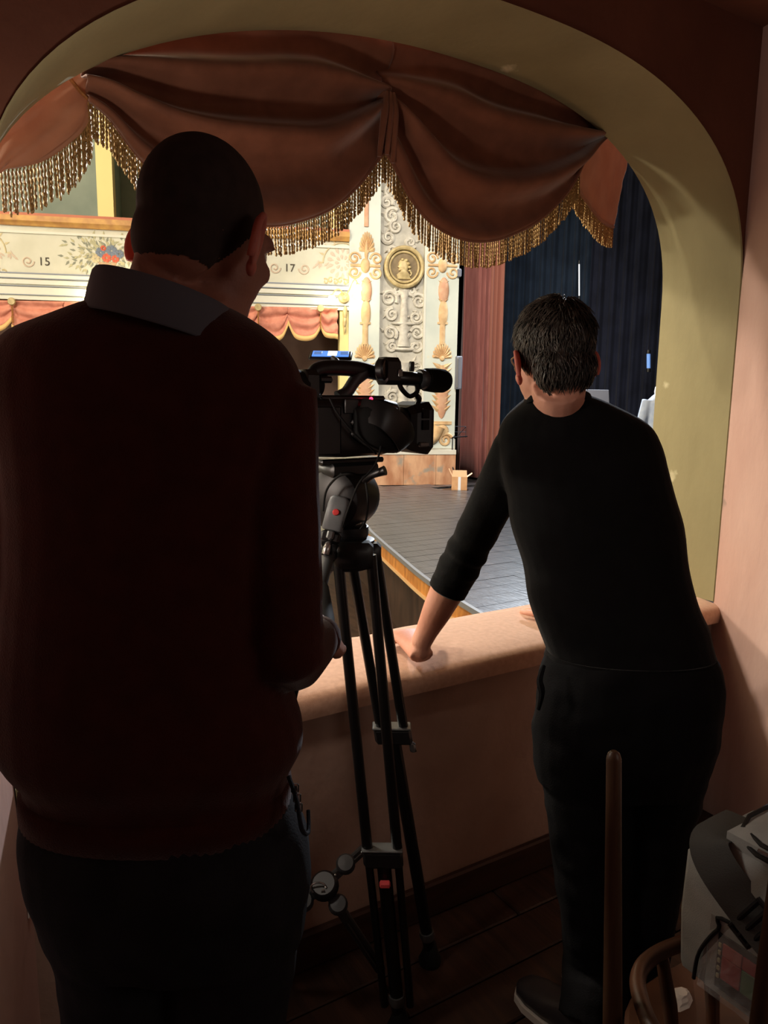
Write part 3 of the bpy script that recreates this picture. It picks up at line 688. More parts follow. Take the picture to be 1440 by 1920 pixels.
# ================================================================ stage
edge = [Vector((4.9, 9.6, ZS)), Vector((4.42, 8.2, ZS)), Vector((4.0, 6.93, ZS)), Vector((3.8, 6.39, ZS)), Vector((3.46, 5.37, ZS)), Vector((3.2, 4.54, ZS)), Vector((3.004, 3.676, ZS)), Vector((2.9, 3.0, ZS)), Vector((2.86, 2.2, ZS))]
ed = spline(edge, 6)
far_s = [Vector((19, 9.5, ZS)), Vector((19, 2.2, ZS))]
sf = MB().add([p - Vector((0, 0, .03)) for p in ed] + [Vector((19, 2.2, ZS - .03)), Vector((19, 16, ZS - .03)), Vector((6, 16, ZS - .03)), W(.66, ZS - .03, -.5), W(SRT, ZS - .03, -.4)], [tuple(range(len(ed) + 5))[::-1]]).build('floor_stage', 'stage_board', smooth=False); structure(sf)
# boards run away from us along the apron
bd = (Vector((4.0, 6.93, 0)) - Vector((3.2, 4.54, 0))).normalized(); bn = Vector((bd.y, -bd.x, 0))
def edge_x(y):
    for a, b in zip(ed[:-1], ed[1:]):
        if min(a.y, b.y) <= y <= max(a.y, b.y): t = (y - a.y) / (b.y - a.y + 1e-9); return a.x + (b.x - a.x) * t
    return ed[-1].x if y < ed[-1].y else ed[0].x
k = 0; rnd = random.Random(5)
for i in range(46):
    y0 = 2.25 + .19 * i; y1 = y0 + .184
    x = None; a = max(edge_x(y0), edge_x(y1)) + .015; seg = 0
    wall_x = 19.0
    if y0 > 8.2:      # stop at the proscenium wall
        pass
    off = rnd.uniform(.6, 2.4); xs = [a]
    while xs[-1] < 12: xs.append(xs[-1] + (off if len(xs) == 1 else 2.4))
    for q in range(len(xs) - 1):
        cen = Vector(((xs[q] + xs[q + 1]) / 2, (y0 + y1) / 2, 0)) - P0
        if cen.dot(NN) < .35 and min((Vector((xx, y1, 0)) - P0).dot(TT) for xx in (xs[q], xs[q + 1])) < .7: continue
        za = ZS - rnd.uniform(0, .002)
        e0, e1 = edge_x(y0) + .015, edge_x(y1) + .015
        xa0, xa1 = (e0, e1) if q == 0 else (xs[q] + .003,) * 2
        MB().add([(xa0, y0, za - .025), (xs[q + 1], y0, za - .025), (xs[q + 1], y1, za - .025), (xa1, y1, za - .025), (xa0, y0, za), (xs[q + 1], y0, za), (xs[q + 1], y1, za), (xa1, y1, za)],
                 [(3, 2, 1, 0), (4, 5, 6, 7), (0, 1, 5, 4), (1, 2, 6, 5), (2, 3, 7, 6), (3, 0, 4, 7)]).build('board', 'stage_board', sf, smooth=False)
def ribbon(z0, z1, out, m, name, thick=.03):
    mb = MB(); rs = []
    for i, p in enumerate(ed):
        t = (ed[min(i + 1, len(ed) - 1)] - ed[max(i - 1, 0)]).normalized(); n = Vector((t.y, -t.x, 0)); n = n if n.x < 0 else -n
        rs.append([Vector((p.x, p.y, 0)) + n * o + Vector((0, 0, z)) for o, z in ((out, z0), (out, z1), (out - thick, z1), (out - thick, z0))])
    mb.rings(rs); return fix_normals(mb.build(name, m, smooth=False))
for nm, a in (('trim_1', (ZS - .035, ZS + .004, .02, 'grey_edge')), ('trim_2', (ZS - .155, ZS - .035, .0, 'stage_fascia')), ('trim_3', (ZS - .175, ZS - .155, .02, 'pale_wood_edge')), ('wall_stage_front', (PAR, ZS - .175, -.25, 'parterre_wood'))):
    o = ribbon(*a, nm); o['kind'] = 'structure'
# red house curtain and navy drapes
def curtain(name, a, b, z0, z1, folds, amp, m, label, seed=0, thick=.008, cat='curtain', sharp=1.0):
    a, b = Vector(a), Vector(b); d = (b - a); L = d.length; d.normalize(); n = Vector((-d.y, d.x, 0)); N = folds * 12; rows = []
    for j in range(13):
        t = j / 12; row = []
        for i in range(N + 1):
            u = i / N; ph = u * folds * 2 * math.pi + .9 * noise.noise(Vector((u * folds * .7, t * .8, seed)))
            y = amp * (math.sin(ph) + .35 * math.sin(2.1 * ph + 1.1 + seed)) * (.7 + .5 * t) + .25 * amp * noise.noise(Vector((u * 9, t * 2, seed + 3)))
            p = a + d * (L * u) + n * y; row.append(Vector((p.x, p.y, z1 + (z0 - z1) * t)))
        rows.append(row)
    o0 = (a + b) / 2; o0.z = z0
    mb = MB(); mb.rings(rows, closed=False); o = mb.build(name, m, org=o0, angle=180); o.modifiers.new('t', 'SOLIDIFY').thickness = thick
    return tag(o, label, cat)
curtain('house_curtain', at(866, 880, 12.9), at(898, 880, 13.1), ZS + .01, 8.0, 3, .2, 'red_curtain', 'dull red velvet house curtain gathered beside the painted pilaster', 1)
curtain('house_curtain', at(900, 880, 13.5), at(929, 880, 13.65), ZS + .01, 8.0, 3, .10, 'orange_curtain', 'lighter rose edge of the house curtain next to the dark drapes', 2)
gA, gB = at(905, 900, 14.6), at(1087, 900, 13.9)
gC, gD = at(1086, 900, 13.75), at(1500, 900, 12.4)
curtain('stage_drape', gA, gB, ZS + .01, 8.0, 9, .05, 'navy_curtain', 'dark navy stage drape hanging left of the bright slit', 3)
curtain('stage_drape', gC, gD, ZS + .01, 8.0, 16, .05, 'navy_curtain_deep', 'dark navy stage drape hanging right of the bright slit', 6)
# light leaking where the drapes part: a glowing tube added at the seam stands in for it
def glow_tube(x, y0, y1, dd, m, r, label):
    g = empty('glow_strip', at(x, y1, dd), label, 'light strip'); a, b = at(x + (y1 - y0) * -.002, y0, dd), at(x, y1, dd)
    MB().tube([a, a.lerp(b, .02), a.lerp(b, .98), b], [r * .6, r, r, r * .6], 10).build('tube', m, g)
    MB().tube([a, Vector((a.x, a.y, 8.0))], .004, 5).build('hanging_wire', 'black_plastic', g)  # wire and end caps added to hang the stand-in tube
    for p in (a, b): MB().lathe([(r * 1.2, -.03), (r * 1.25, 0), (r * 1.2, .03)], p, ZUP, 10).build('end_cap', 'black_plastic', g)
glow_tube(1086, 492, 558, 13.55, 'slit_glow', .012, 'thin white slit of light between the navy drapes, shaped as a glowing tube')
glow_tube(1216, 660, 694, 12.4, 'glow_strip', .03, 'dim blue gleam on the navy drape beside the yellow jamb, shaped as a glowing tube')  # blue gleam imitated by a second added tube
SB('wall_backstage', 'navy_curtain_deep', .66, 12, PAR, 8, -8.2, -8, kind='structure')
# cardboard carton with open flaps
cb = atZ(861, 919, ZS); g = empty('cardboard_box', cb, 'small open cardboard carton with white tape on the stage floor', 'box'); R_ = Matrix.Rotation(-HEAD - rad(6), 3, 'Z')
def CB(p): return cb + R_ @ Vector(p)
cw, ch, cd = .225, .20, .20
mb = MB()
for c_, sz in (((0, 0, ch / 2), (cw, .008, ch)), ((0, cd, ch / 2), (cw, .008, ch)), ((-cw / 2, cd / 2, ch / 2), (.008, cd, ch)), ((cw / 2, cd / 2, ch / 2), (.008, cd, ch)), ((0, cd / 2, .006), (cw, cd, .008))): mb.box(CB(c_), sz, R_)
mb.build('carton_body', 'cardboard', g, smooth=False)
def flap(p0, p1, dirv, L, m='cardboard_pale'):
    a, b = Vector(p0), Vector(p1); dv = Vector(dirv).normalized() * L; sh = (b - a) * .04
    q = [a, b, b + dv - sh, a + dv + sh]; nn = (b - a).cross(dv).normalized() * .004
    MB().add([CB(v) for v in q] + [CB(v + nn) for v in q], [(0, 1, 2, 3), (7, 6, 5, 4), (0, 4, 5, 1), (1, 5, 6, 2), (2, 6, 7, 3), (3, 7, 4, 0)]).build('flap', m, g, smooth=False)
flap((-cw / 2, 0, ch), (cw / 2, 0, ch), (0, .12, 1), .10); flap((-cw / 2, 0, ch), (-cw / 2, cd, ch), (-.5, 0, 1), .12, 'cardboard'); flap((cw / 2, 0, ch), (cw / 2, cd, ch), (.7, 0, .5), .09); flap((-cw / 2, cd, ch), (cw / 2, cd, ch), (0, .6, .6), .10, 'cardboard')
MB().box(CB((0, -.006, ch / 2)), (.04, .003, ch), R_).build('tape', 'packing_tape', g, smooth=False)
# wire music stand behind the box
mp = atZ(846, 906, ZS); g = empty('music_stand', mp, 'folding black wire music stand standing behind the cardboard carton', 'music stand'); rt = R0.copy(); fd = F0.copy()
ht = at(849, 820, mp.dot(F0)).z
mb = MB().tube([mp + Vector((0, 0, .25)), Vector((mp.x, mp.y, ht))], .009, 6); mb.build('pole', 'wire', g)
for a in (0.4, 2.5, 4.6): MB().tube([mp + Vector((0, 0, .30)), mp + Vector((math.cos(a) * .24, math.sin(a) * .24, .012))], .010, 6).build('leg', 'wire', g)
c = Vector((mp.x, mp.y, ht)); mb = MB()
lo = [c - rt * .24 - Vector((0, 0, .02)), c + rt * .24 + Vector((0, 0, .02))]
upv = Vector((0, 0, .17)) + fd * .08
mb.tube(lo, .010, 6); mb.tube([c - rt * .06 + upv * .05, c - rt * .14 + upv], .006, 5); mb.tube([c + rt * .06, c + rt * .22 + upv], .006, 5)
mb.tube([c - rt * .14 + upv, c + rt * .22 + upv], .006, 5); mb.tube([c - rt * .2 + upv * .5, c + rt * .22 + upv * .5], .005, 5); mb.tube([c + rt * .02, c + rt * .05 + upv * 1.0], .005, 5); mb.tube([c + rt * .22 + upv, c + rt * .21], .005, 5); mb.tube([c - rt * .14 + upv, c + rt * .05], .004, 5)
mb.build('desk_frame', 'wire', g); MB().ell(c + upv * .55, (.022, .022, .022)).build('clamp', 'silver', g)
# second stand with a solid grey desk, seen behind the dark-haired man's neck
d2 = 9.5; c = at(1120, 744, d2); base = Vector((c.x, c.y, ZS)); g = empty('music_stand', base, 'music stand with a flat grey desk behind the neck of the man in black', 'music stand')
Rg = Matrix((R0, F0, ZUP)).transposed() @ Matrix.Rotation(rad(-20), 3, 'X')
MB().rbox(c, (.30, .012, .19), .006, Rg).build('desk', 'stand_grey', g); MB().rbox(c - Vector((0, 0, .09)) - F0 * .05, (.30, .05, .012), .004, Rg).build('ledge', 'stand_grey', g)
MB().tube([base + Vector((0, 0, .2)), c - Vector((0, 0, .03)) + F0 * .02], .012, 8).build('pole', 'wire', g)
for a in (0.3, 2.4, 4.5): MB().tube([base + Vector((0, 0, .26)), base + Vector((math.cos(a) * .26, math.sin(a) * .26, .012))], .011, 6).build('leg', 'wire', g)

# ================================================================ people
def ring(c, a, b, rt, fw, n=28, e=2.3):
    out = []
    for k in range(n):
        q = 2 * math.pi * k / n; cs, sn = math.cos(q), math.sin(q)
        out.append(c + rt * (a * math.copysign(abs(cs) ** (2 / e), cs)) + fw * (b * math.copysign(abs(sn) ** (2 / e), sn)))
    return out
def rows_loft(mb, rows, rt, fw, shrink=1.0, n=28, e=2.3, sub=4):
    """rows: (x_left_px, x_right_px, y_px, depth, half_thickness)"""
    R = []
    data = lerp_rows(rows, sub)
    for xl, xr, y, d, b in data:
        p, q = at(xl, y, d), at(xr, y, d); c = (p + q) / 2; R.append(ring(c, (q - p).length / 2 * shrink, b * shrink, rt, fw, n, e))
    mb.rings(R); return mb
def lerp_rows(rows, sub):
    A = np.array(rows, float); out = []
    for i in range(len(A) - 1):
        p0, p1, p2, p3 = A[max(i - 1, 0)], A[i], A[i + 1], A[min(i + 2, len(A) - 1)]
        for k in range(sub):
            t = k / sub; out.append(0.5 * (2 * p1 + (p2 - p0) * t + (2 * p0 - 5 * p1 + 4 * p2 - p3) * t * t + (3 * p1 - p0 - 3 * p2 + p3) * t ** 3))
    out.append(A[-1]); return out
def head_frame(yaw, pitch, roll=0.0):
    """yaw to the right of our view direction, pitch downwards, roll clockwise as we see it"""
    B = Matrix((R0, F0, ZUP)).transposed()
    return B @ Matrix.Rotation(rad(-yaw), 3, 'Z') @ Matrix.Rotation(rad(-pitch), 3, 'X') @ Matrix.Rotation(rad(roll), 3, 'Y')
def head_shape(mb, c, R, k=1.0):
    def E(p, r, rot=None): mb.ell(c + R @ (Vector(p) * k), tuple(q * k for q in r), R if rot is None else R @ rot, 24, 16)
    E((0, -.012, .035), (.077, .099, .098)); E((0, .040, -.02), (.066, .062, .085)); E((0, .036, -.078), (.052, .056, .042)); E((0, .068, -.098), (.03, .025, .024))
    E((0, -.055, -.015), (.066, .05, .065)); E((0, .085, .028), (.055, .022, .02))
    E((0, .108, -.012), (.011, .018, .028)); E((0, .116, -.028), (.016, .017, .013))            # nose
    E((0, .094, -.062), (.024, .012, .007)); E((0, .092, -.073), (.021, .012, .008))            # lips
    for s in (-1, 1): E((s * .04, .075, -.022), (.022, .02, .02)); E((s * .032, .094, .024), (.022, .012, .008))   # cheeks, brows
def ears(c, R, parent, m, k=1.0, out=24):
    for s in (-1, 1):
        Re = R @ Matrix.Rotation(rad(s * out), 3, 'Z') @ Matrix.Rotation(rad(-8), 3, 'X'); o = c + R @ (Vector((s * .077, -.006, -.012)) * k)
        mb = MB(); mb.ell(o + Re @ Vector((s * .008 * k, -.012 * k, 0)), (.006 * k, .021 * k, .033 * k), Re, 14, 12)
        pts = [o + Re @ (Vector((s * (.010 + .004 * math.sin(a)), -.012 + .0215 * math.cos(a), .034 * math.sin(a))) * k) for a in (math.pi * (-.45 + 1.75 * i / 16) for i in range(17))]
        mb.tube(pts, [.0045 * k, .0055 * k, .0045 * k, .006 * k], 8); mb.ell(o + Re @ (Vector((s * .007, .0, -.03)) * k), (.007 * k, .011 * k, .012 * k), Re, 12, 8)
        remesh(mb, 'ear', m, parent, .0022, 2)
def eyes(c, R, parent, k=1.0):
    for s in (-1, 1): MB().ell(c + R @ (Vector((s * .032, .086, .006)) * k), (.012 * k, .012 * k, .012 * k), R).build('eye', 'eye_white', parent)
def hand(mb, wrist, fdir, back, side, curls=(25, 25, 25, 25), thumb=(40, 20), k=1.0, wr=.026):
    f = Vector(fdir).normalized(); b = Vector(back); b = (b - f * b.dot(f)).normalized(); l = f.cross(b) * side   # l: towards the thumb
    w_ = Vector(wrist)
    mb.tube([w_ - f * .03 * k, w_, w_ + f * .04 * k, w_ + f * .075 * k, w_ + f * .092 * k], [(.021 * k, wr * k), (.019 * k, wr * 1.02 * k), (.017 * k, .036 * k), (.0145 * k, .041 * k), (.010 * k, .036 * k)], 14, hint=b)
    for (lo, L, r), cu in zip(((.030, .074, .0092), (.0105, .082, .0096), (-.0105, .076, .0092), (-.029, .060, .0082)), curls):
        p = w_ + (f * .083 + l * lo) * k; pts = [p - f * .02 * k, p]; a = 0.0; d0 = (f + l * lo * 1.4).normalized()
        for ph, fr in ((.42, 1.0), (.32, 1.15), (.26, .8)):
            a += rad(cu) * fr; d_ = d0 * math.cos(a) - b * math.sin(a); p = p + d_ * L * ph * k; pts.append(p)
        mb.tube(pts, [r * 1.1 * k, r * 1.1 * k, r * k, r * .95 * k, r * .75 * k], 10)
    p = w_ + (f * .022 + l * .022 - b * .004) * k; t1, t2 = rad(thumb[0]), rad(thumb[1]); d1 = f * math.cos(t1) + l * math.sin(t1); d2_ = f * math.cos(t2) + l * math.sin(t2)
    mb.tube([p, p + d1 * .038 * k, p + d1 * .038 * k + d2_ * .032 * k, p + d1 * .038 * k + d2_ * .055 * k], [.015 * k, .0125 * k, .0105 * k, .008 * k], 10)
def shoe(mb, ankle, fdir, k=1.0):
    f = Vector(fdir); f.z = 0; f.normalize(); a = Vector((ankle[0], ankle[1], 0)); lat = Vector((f.y, -f.x, 0)); R = []
    for t, wd, h in ((-.085, .022, .05), (-.07, .036, .085), (-.02, .04, .10), (.04, .041, .085), (.10, .046, .062), (.15, .045, .05), (.185, .034, .04), (.20, .016, .028)):
        R.append(ring(a + f * t * k + Vector((0, 0, .012 + h * k / 2)), wd * k, h * k / 2, lat, ZUP, 16, 2.8))
    mb.rings(R); return mb
def sole(ankle, fdir, m, parent, k=1.0):
    f = Vector(fdir); f.z = 0; f.normalize(); a = Vector((ankle[0], ankle[1], 0)); lat = Vector((f.y, -f.x, 0)); up_ = []
    pts = [(-.09, .02), (-.075, .037), (-.02, .04), (.04, .04), (.1, .048), (.155, .047), (.19, .034), (.204, .012)]
    lp = [a + f * t * k + lat * w_ * k for t, w_ in pts] + [a + f * t * k - lat * w_ * k for t, w_ in reversed(pts)]
    return MB().rings([[p + Vector((0, 0, .001)) for p in lp], [p + Vector((0, 0, .02)) for p in lp]]).build('sole', m, parent, smooth=False)

# ---------------------------------------------------------------- man in the rust sweater
DM = 1.0; rtL = R0; fwL = F0
trows = [(228, 398, 564, .99, .085), (158, 438, 580, 1.0, .095), (84, 478, 600, 1.0, .097), (34, 514, 622, 1.0, .108), (4, 544, 652, 1.0, .116), (-12, 566, 700, 1.0, .122), (-8, 568, 770, 1.0, .126), (14, 540, 880, 1.0, .128), (24, 518, 1020, 1.0, .128),
         (14, 512, 1150, 1.0, .13), (2, 536, 1270, 1.0, .135), (1, 562, 1345, 1.0, .138), (10, 564, 1395, 1.0, .136), (38, 549, 1432, 1.0, .126), (54, 541, 1452, 1.0, .122), (54, 541, 1490, 1.0, .122), (58, 538, 1512, 1.0, .120)]
shR, elR, wrR = at(506, 730, 1.0), at(541, 1232, .965), at(598, 1196, 1.17)
shL, elL, wrL = at(48, 730, 1.0), at(12, 1215, .99), at(140, 1190, 1.24)
hR = at(384, 449, 1.0); RhL = head_frame(25, 12, 2); KL = .92
neck0 = at(335, 600, 1.0); neck1 = hR + RhL @ Vector((0, -.03, -.06))
base = Vector((.245, 1.0, 0))
mb = MB(); head_shape(mb, hR, RhL, KL)
mb.tube([neck0 - Vector((0, 0, .06)), neck0, (neck0 + neck1) / 2 + RhL @ Vector((0, -.012, 0)), neck1], [.068, .064, .0615, .062], 18)
rows_loft(mb, trows[1:], rtL, fwL, .88)
def arm(mb, a, b, c, ra, rb, rc, k=1.0, n=14): mb.tube([a, a.lerp(b, .5), b.lerp(a, .06), b, b.lerp(c, .06), b.lerp(c, .5), c], [ra * k, (ra + rb) / 2 * k, rb * k, rb * k, rb * k, (rb + rc) / 2 * k, rc * k], n)
arm(mb, shR, elR, wrR, .05, .04, .026, .85); arm(mb, shL, elL, wrL, .05, .04, .026, .85)
hand(mb, wrR, (at(617, 1176, 1.27) - wrR), ZUP * .6 + R0 * .75, 1, (52, 55, 55, 55), (30, 5), 1.0)
hand(mb, wrL, F0 + R0 * .6, ZUP, -1, (40, 42, 42, 45), (35, 10))
hipc = [(at(165, 1600, 1.0), Vector((.155, 1.03, .5)), Vector((.15, 1.0, .08))), (at(420, 1600, 1.0), Vector((.335, .95, .5)), Vector((.35, .93, .08)))]
legs_px = {0: [(205, 1640), (225, 1780), (240, 1920)], 1: [(440, 1640), (440, 1780), (430, 1920)]}
def legpath(k):
    P = [at(x, y, 1.0) for x, y in legs_px[k]]; q = P[-1]; return P + [Vector((q.x, q.y, .45)), Vector((q.x + .0, q.y + .005, .25)), Vector((q.x, q.y, .09))]
LL, LR = legpath(0), legpath(1)
for P in (LL, LR): mb.tube(P, [.085, .075, .066, .055, .05, .04], 14)
for P in (LL, LR): shoe(mb, P[-1], F0 + R0 * .15, .95)
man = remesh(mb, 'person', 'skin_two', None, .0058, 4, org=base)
tag(man, 'man in a rust sweater seen from behind, standing at the video camera', 'person')
ears(hR, RhL, man, 'ear_skin', .98, 32); eyes(hR, RhL, man, KL)
# close-cropped hair
mb = MB(); mb.ell(hR + RhL @ Vector((0, -.012, .034)), (.0725, .093, .0915), RhL, 40, 30)
hb = mb; keep = []
vs = []
o_ = hb
def cap_hair(mbx, c, R, m, parent, line):
    """keep only the part of the shell above the hair line"""
    idx = {}; nv = []; nf = []
    for f in mbx.f:
        loc = [R.transposed() @ (mbx.v[i] - c) for i in f]; ce = sum(loc, Vector()) / len(loc)
        if line(ce):
            g_ = []
            for i in f:
                if i not in idx: idx[i] = len(nv); nv.append(mbx.v[i])
                g_.append(idx[i])
            nf.append(tuple(g_))
    x = MB(); x.add(nv, nf); return x.build('hair', m, parent, angle=180)
def shell_hair(c, R, k, m, parent, line, voxel=.004):
    b_ = MB(); head_shape(b_, c, R, k); h_ = remesh(b_, 'hair_src', None, None, voxel, 4); x = MB()
    x.v = [v.co.copy() for v in h_.data.vertices]; x.f = [tuple(p.vertices) for p in h_.data.polygons]; bpy.data.objects.remove(h_)
    return cap_hair(x, c, R, m, parent, line)
shell_hair(hR, RhL, KL * 1.012, 'shaved_hair', man, lambda p: p.z > (-.052 if p.y < -.03 else (-.052 + .06 * (p.y + .03) / .04 if p.y < .01 else (.02 if p.y < .045 else .075))))
# sweater
def knit_wr(p): return .0035 * noise.noise(Vector((p.x * 9, p.y * 9, p.z * 5))) + .0025 * noise.noise(Vector((p.x * 5 + p.z * 14, p.y * 5, p.z * 9 + 4)))
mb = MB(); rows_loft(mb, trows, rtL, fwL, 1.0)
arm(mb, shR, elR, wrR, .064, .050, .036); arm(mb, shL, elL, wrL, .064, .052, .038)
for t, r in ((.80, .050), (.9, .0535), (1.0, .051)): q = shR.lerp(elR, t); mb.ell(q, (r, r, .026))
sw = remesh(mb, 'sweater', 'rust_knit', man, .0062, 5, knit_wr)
for w_, e_ in ((wrR, elR), (wrL, elL)):
    d_ = (w_ - e_).normalized(); MB().tube([w_ - d_ * .035, w_ - d_ * .03, w_ + d_ * .004, w_ + d_ * .006], [.036, .039, .037, .033], 16).build('cuff', 'rust_knit', man)
# ribbed hem band
mb = MB(); R_ = []
for (xl, xr, y, d_, b_) in ((52, 543, 1462, 1.0, .125), (52, 543, 1490, 1.0, .126), (56, 540, 1514, 1.0, .124), (60, 536, 1518, 1.0, .118)):
    p, q = at(xl, y, d_), at(xr, y, d_); c = (p + q) / 2; rr = ring(c, (q - p).length / 2, b_, rtL, fwL, 160); R_.append([v + (v - c).normalized() * (.0016 if i % 2 else 0) for i, v in enumerate(rr)])
mb.rings(R_); mb.build('hem_band', 'rust_knit', man, angle=180)
# shirt collar: stands round the neck and folds over the sweater
mb = MB(); R_ = []
cc = at(314, 582, .985)
for dz, a, b, dy in ((-.034, .099, .106, .0), (-.031, .100, .107, .0), (-.008, .095, .101, .0), (.016, .088, .095, .0), (.022, .084, .091, .0), (.017, .080, .087, 0), (-.03, .077, .084, 0)):
    R_.append([p + ZUP * (-.12 * (p - cc).dot(F0)) + ZUP * (-.26 * (p - cc).dot(R0)) for p in ring(cc + ZUP * dz + F0 * dy, a, b, rtL, fwL, 48, 2.1)])
mb.rings(R_, True, False); co_ = mb.build('shirt_collar', 'grey_collar', man, angle=60); co_.modifiers.new('t', 'SOLIDIFY').thickness = .003
# jeans
prow = [(60, 540, 1486, 1.0, .118), (50, 556, 1520, 1.0, .124), (47, 574, 1556, 1.0, .13), (58, 580, 1612, 1.0, .135), (80, 578, 1690, 1.0, .128), (100, 570, 1750, 1.0, .11)]
mb = MB(); rows_loft(mb, prow, rtL, fwL, 1.0)
for P, s_ in ((LL, 1), (LR, -1)): mb.tube(P, [.100, .094, .088, .078, .070, .066], 18)
def jean_wr(p): return .004 * noise.noise(Vector((p.x * 7 + p.z * 9, p.y * 7, p.z * 12))) + .003 * noise.noise(Vector((p.x * 14, p.y * 14, p.z * 20 + p.x * 16)))
remesh(mb, 'jeans', 'dark_jeans', man, .0065, 4, jean_wr)
pk = MB().tube(spline([at(541, 1455, .95), at(556, 1500, .93), at(566, 1555, .91), at(578, 1560, .93), at(578, 1520, .96)], 6), .003, 6); pk.build('pocket_seam', 'dark_jeans', man)
for x, y in ((553, 1478), (557, 1496), (560, 1514)): MB().rbox(at(x, y, .945), (.011, .005, .014), .002, Matrix((R0, F0, ZUP)).transposed()).build('metal_clip', 'silver', man)
for P in (LL, LR): shoe(MB(), P[-1], F0 + R0 * .15, 1.02).build('shoe', 'shoe_leather', man); sole(P[-1], F0 + R0 * .15, 'rubber', man, 1.02)

# ---------------------------------------------------------------- man in black leaning on the rail
def DT(y): return 1.62 + (1.83 - 1.62) * (1240 - y) / (1240 - 760)
tr2 = [(1003, 1092, 738, 1.83, .05), (978, 1140, 754, 1.83, .07), (944, 1212, 790, 1.82, .085), (932, 1238, 830, 1.81, .10), (938, 1250, 880, 1.78, .112), (950, 1262, 930, 1.76, .118), (958, 1277, 985, 1.735, .12), (982, 1286, 1060, 1.70, .12),
       (991, 1304, 1125, 1.67, .12), (1006, 1324, 1170, 1.65, .12), (1018, 1330, 1200, 1.64, .12), (1028, 1336, 1225, 1.63, .12), (1034, 1338, 1238, 1.63, .116)]
base2 = Vector((1.28, 1.13, 0))
sL2, eL2, wL2 = at(972, 842, 1.82), at(866, 1052, 1.95), atZ(788, 1208, .862)
sR2, eR2, wR2 = at(1190, 855, 1.84), at(1210, 1010, 1.97), Vector((1.74, 1.72, .85))
h2 = at(1036, 679, 1.80); Rh2 = head_frame(-10, 8, -2)
mb = MB(); k2 = 1.05; head_shape(mb, h2, Rh2, k2)
n0 = at(1046, 775, 1.82); n1 = h2 + Rh2 @ Vector((0, -.032, -.06))
mb.tube([n0 - Vector((0, 0, .05)), n0, (n0 + n1) / 2, n1], [.068, .064, .062, .062], 18)
rows_loft(mb, tr2[1:], rtL, fwL, .88)
arm(mb, sL2, eL2, wL2, .05, .041, .028, .9); mb.tube([eL2, eL2.lerp(wL2, .3), eL2.lerp(wL2, .6), eL2.lerp(wL2, .85), wL2], [.047, .048, .041, .031, .029], 16)
arm(mb, sR2, eR2, wR2, .05, .041, .028, .9)
hdir = atZ(706, 1158, .835) - wL2; hdir.z = 0; hdir.z = .20 * hdir.length; hand(mb, wL2 + hdir.normalized() * .02 + Vector((0, 0, -.026)), hdir, ZUP, 1, (30, 28, 28, 30), (50, 20), 1.16, .031)
mb.ell(wL2 + Vector((0, 0, -.018)), (.03, .03, .03))
hand(mb, wR2 + Vector((0, .015, -.012)), Vector((.1, .95, -.10)), ZUP, -1, (9, 8, 8, 12), (45, 25), 1.0, .028)
lg = {0: [(1090, 1400), (1098, 1500), (1108, 1600), (1118, 1700), (1120, 1800)], 1: [(1252, 1400), (1238, 1500), (1222, 1600), (1208, 1700), (1196, 1800)]}
def leg2(k):
    P = [at(x, y, 1.60 + .012 * i) for i, (x, y) in enumerate(lg[k])]; q = P[-1]; g_ = atZ(1098, 1962, 0) if k == 0 else q; ank = Vector((g_.x, g_.y, .085)); return P + [(q + ank) / 2, ank]
A2, B2 = leg2(0), leg2(1)
for P in (A2, B2): mb.tube(P, [.08, .075, .065, .06, .055, .05, .04], 14)
toe2 = (R0 * -.62 + F0 * .78).normalized()
foot2 = [A2[-1], B2[-1]]
for P in foot2: shoe(mb, P, toe2, .93)
man2 = remesh(mb, 'person', 'skin', None, .0055, 3, org=base2)
tag(man2, 'dark-haired man in black leaning one hand on the padded rail', 'person')
ears(h2, Rh2, man2, 'ear_skin', 1.02, 24); eyes(h2, Rh2, man2, k2)
# glasses
gl = []
for s_ in (-1, 1):
    MB().tube(spline([h2 + Rh2 @ Vector((s_ * .086, -.005, .018)), h2 + Rh2 @ Vector((s_ * .084, .05, .016)), h2 + Rh2 @ Vector((s_ * .054, .110, .010))], 5), .0022, 6).build('glasses_temple', 'glass_frame', man2)
    MB().tube([h2 + Rh2 @ Vector((s_ * .031 + .022 * math.cos(a), .112, .006 + .018 * math.sin(a))) for a in (2 * math.pi * i / 20 for i in range(21))], .002, 6).build('glasses_rim', 'glass_frame', man2)
# hair: shell plus many short locks combed down from the crown
def hair_wr(p): q = Rh2.transposed() @ (p - h2); return .004 * noise.noise(Vector((q.x * 60, q.y * 60, q.z * 22))) + .005 * noise.noise(Vector((q.x * 22, q.y * 22, q.z * 16)))
mb = MB()
for p, r in (((0, -.018, .046), (.084, .104, .096)), ((0, -.066, -.018), (.070, .048, .066)), ((.004, .035, .088), (.052, .05, .044)), ((-.016, -.005, .096), (.046, .06, .042))): mb.ell(h2 + Rh2 @ (Vector(p) * 1.03), tuple(v * 1.02 for v in r), Rh2, 40, 30)
hs = remesh(mb, 'hair_src', None, None, .0035, 2)
me = hs.data; vs = [v.co.copy() for v in me.vertices]; ns = [v.normal.copy() for v in me.vertices]; fs = [tuple(p.vertices) for p in me.polygons]; bpy.data.objects.remove(hs)
def hl(p): 
    q = Rh2.transposed() @ (p - h2); lim = -.072 if q.y < -.05 else (-.03 - .042 * min(1, max(0, (-.01 - q.y) / .04)) if q.y < .0 else (-.01 if q.y < .022 else .075))
    return q.z > lim and q.y < .10
idx = {}; nv = []; nf = []
rnd = random.Random(9)
for f in fs:
    if all(hl(vs[i]) for i in f):
        g_ = []
        for i in f:
            if i not in idx: idx[i] = len(nv); nv.append(vs[i] + ns[i] * hair_wr(vs[i]))
            g_.append(idx[i])
        nf.append(tuple(g_))
mb = MB(); mb.add(nv, nf)
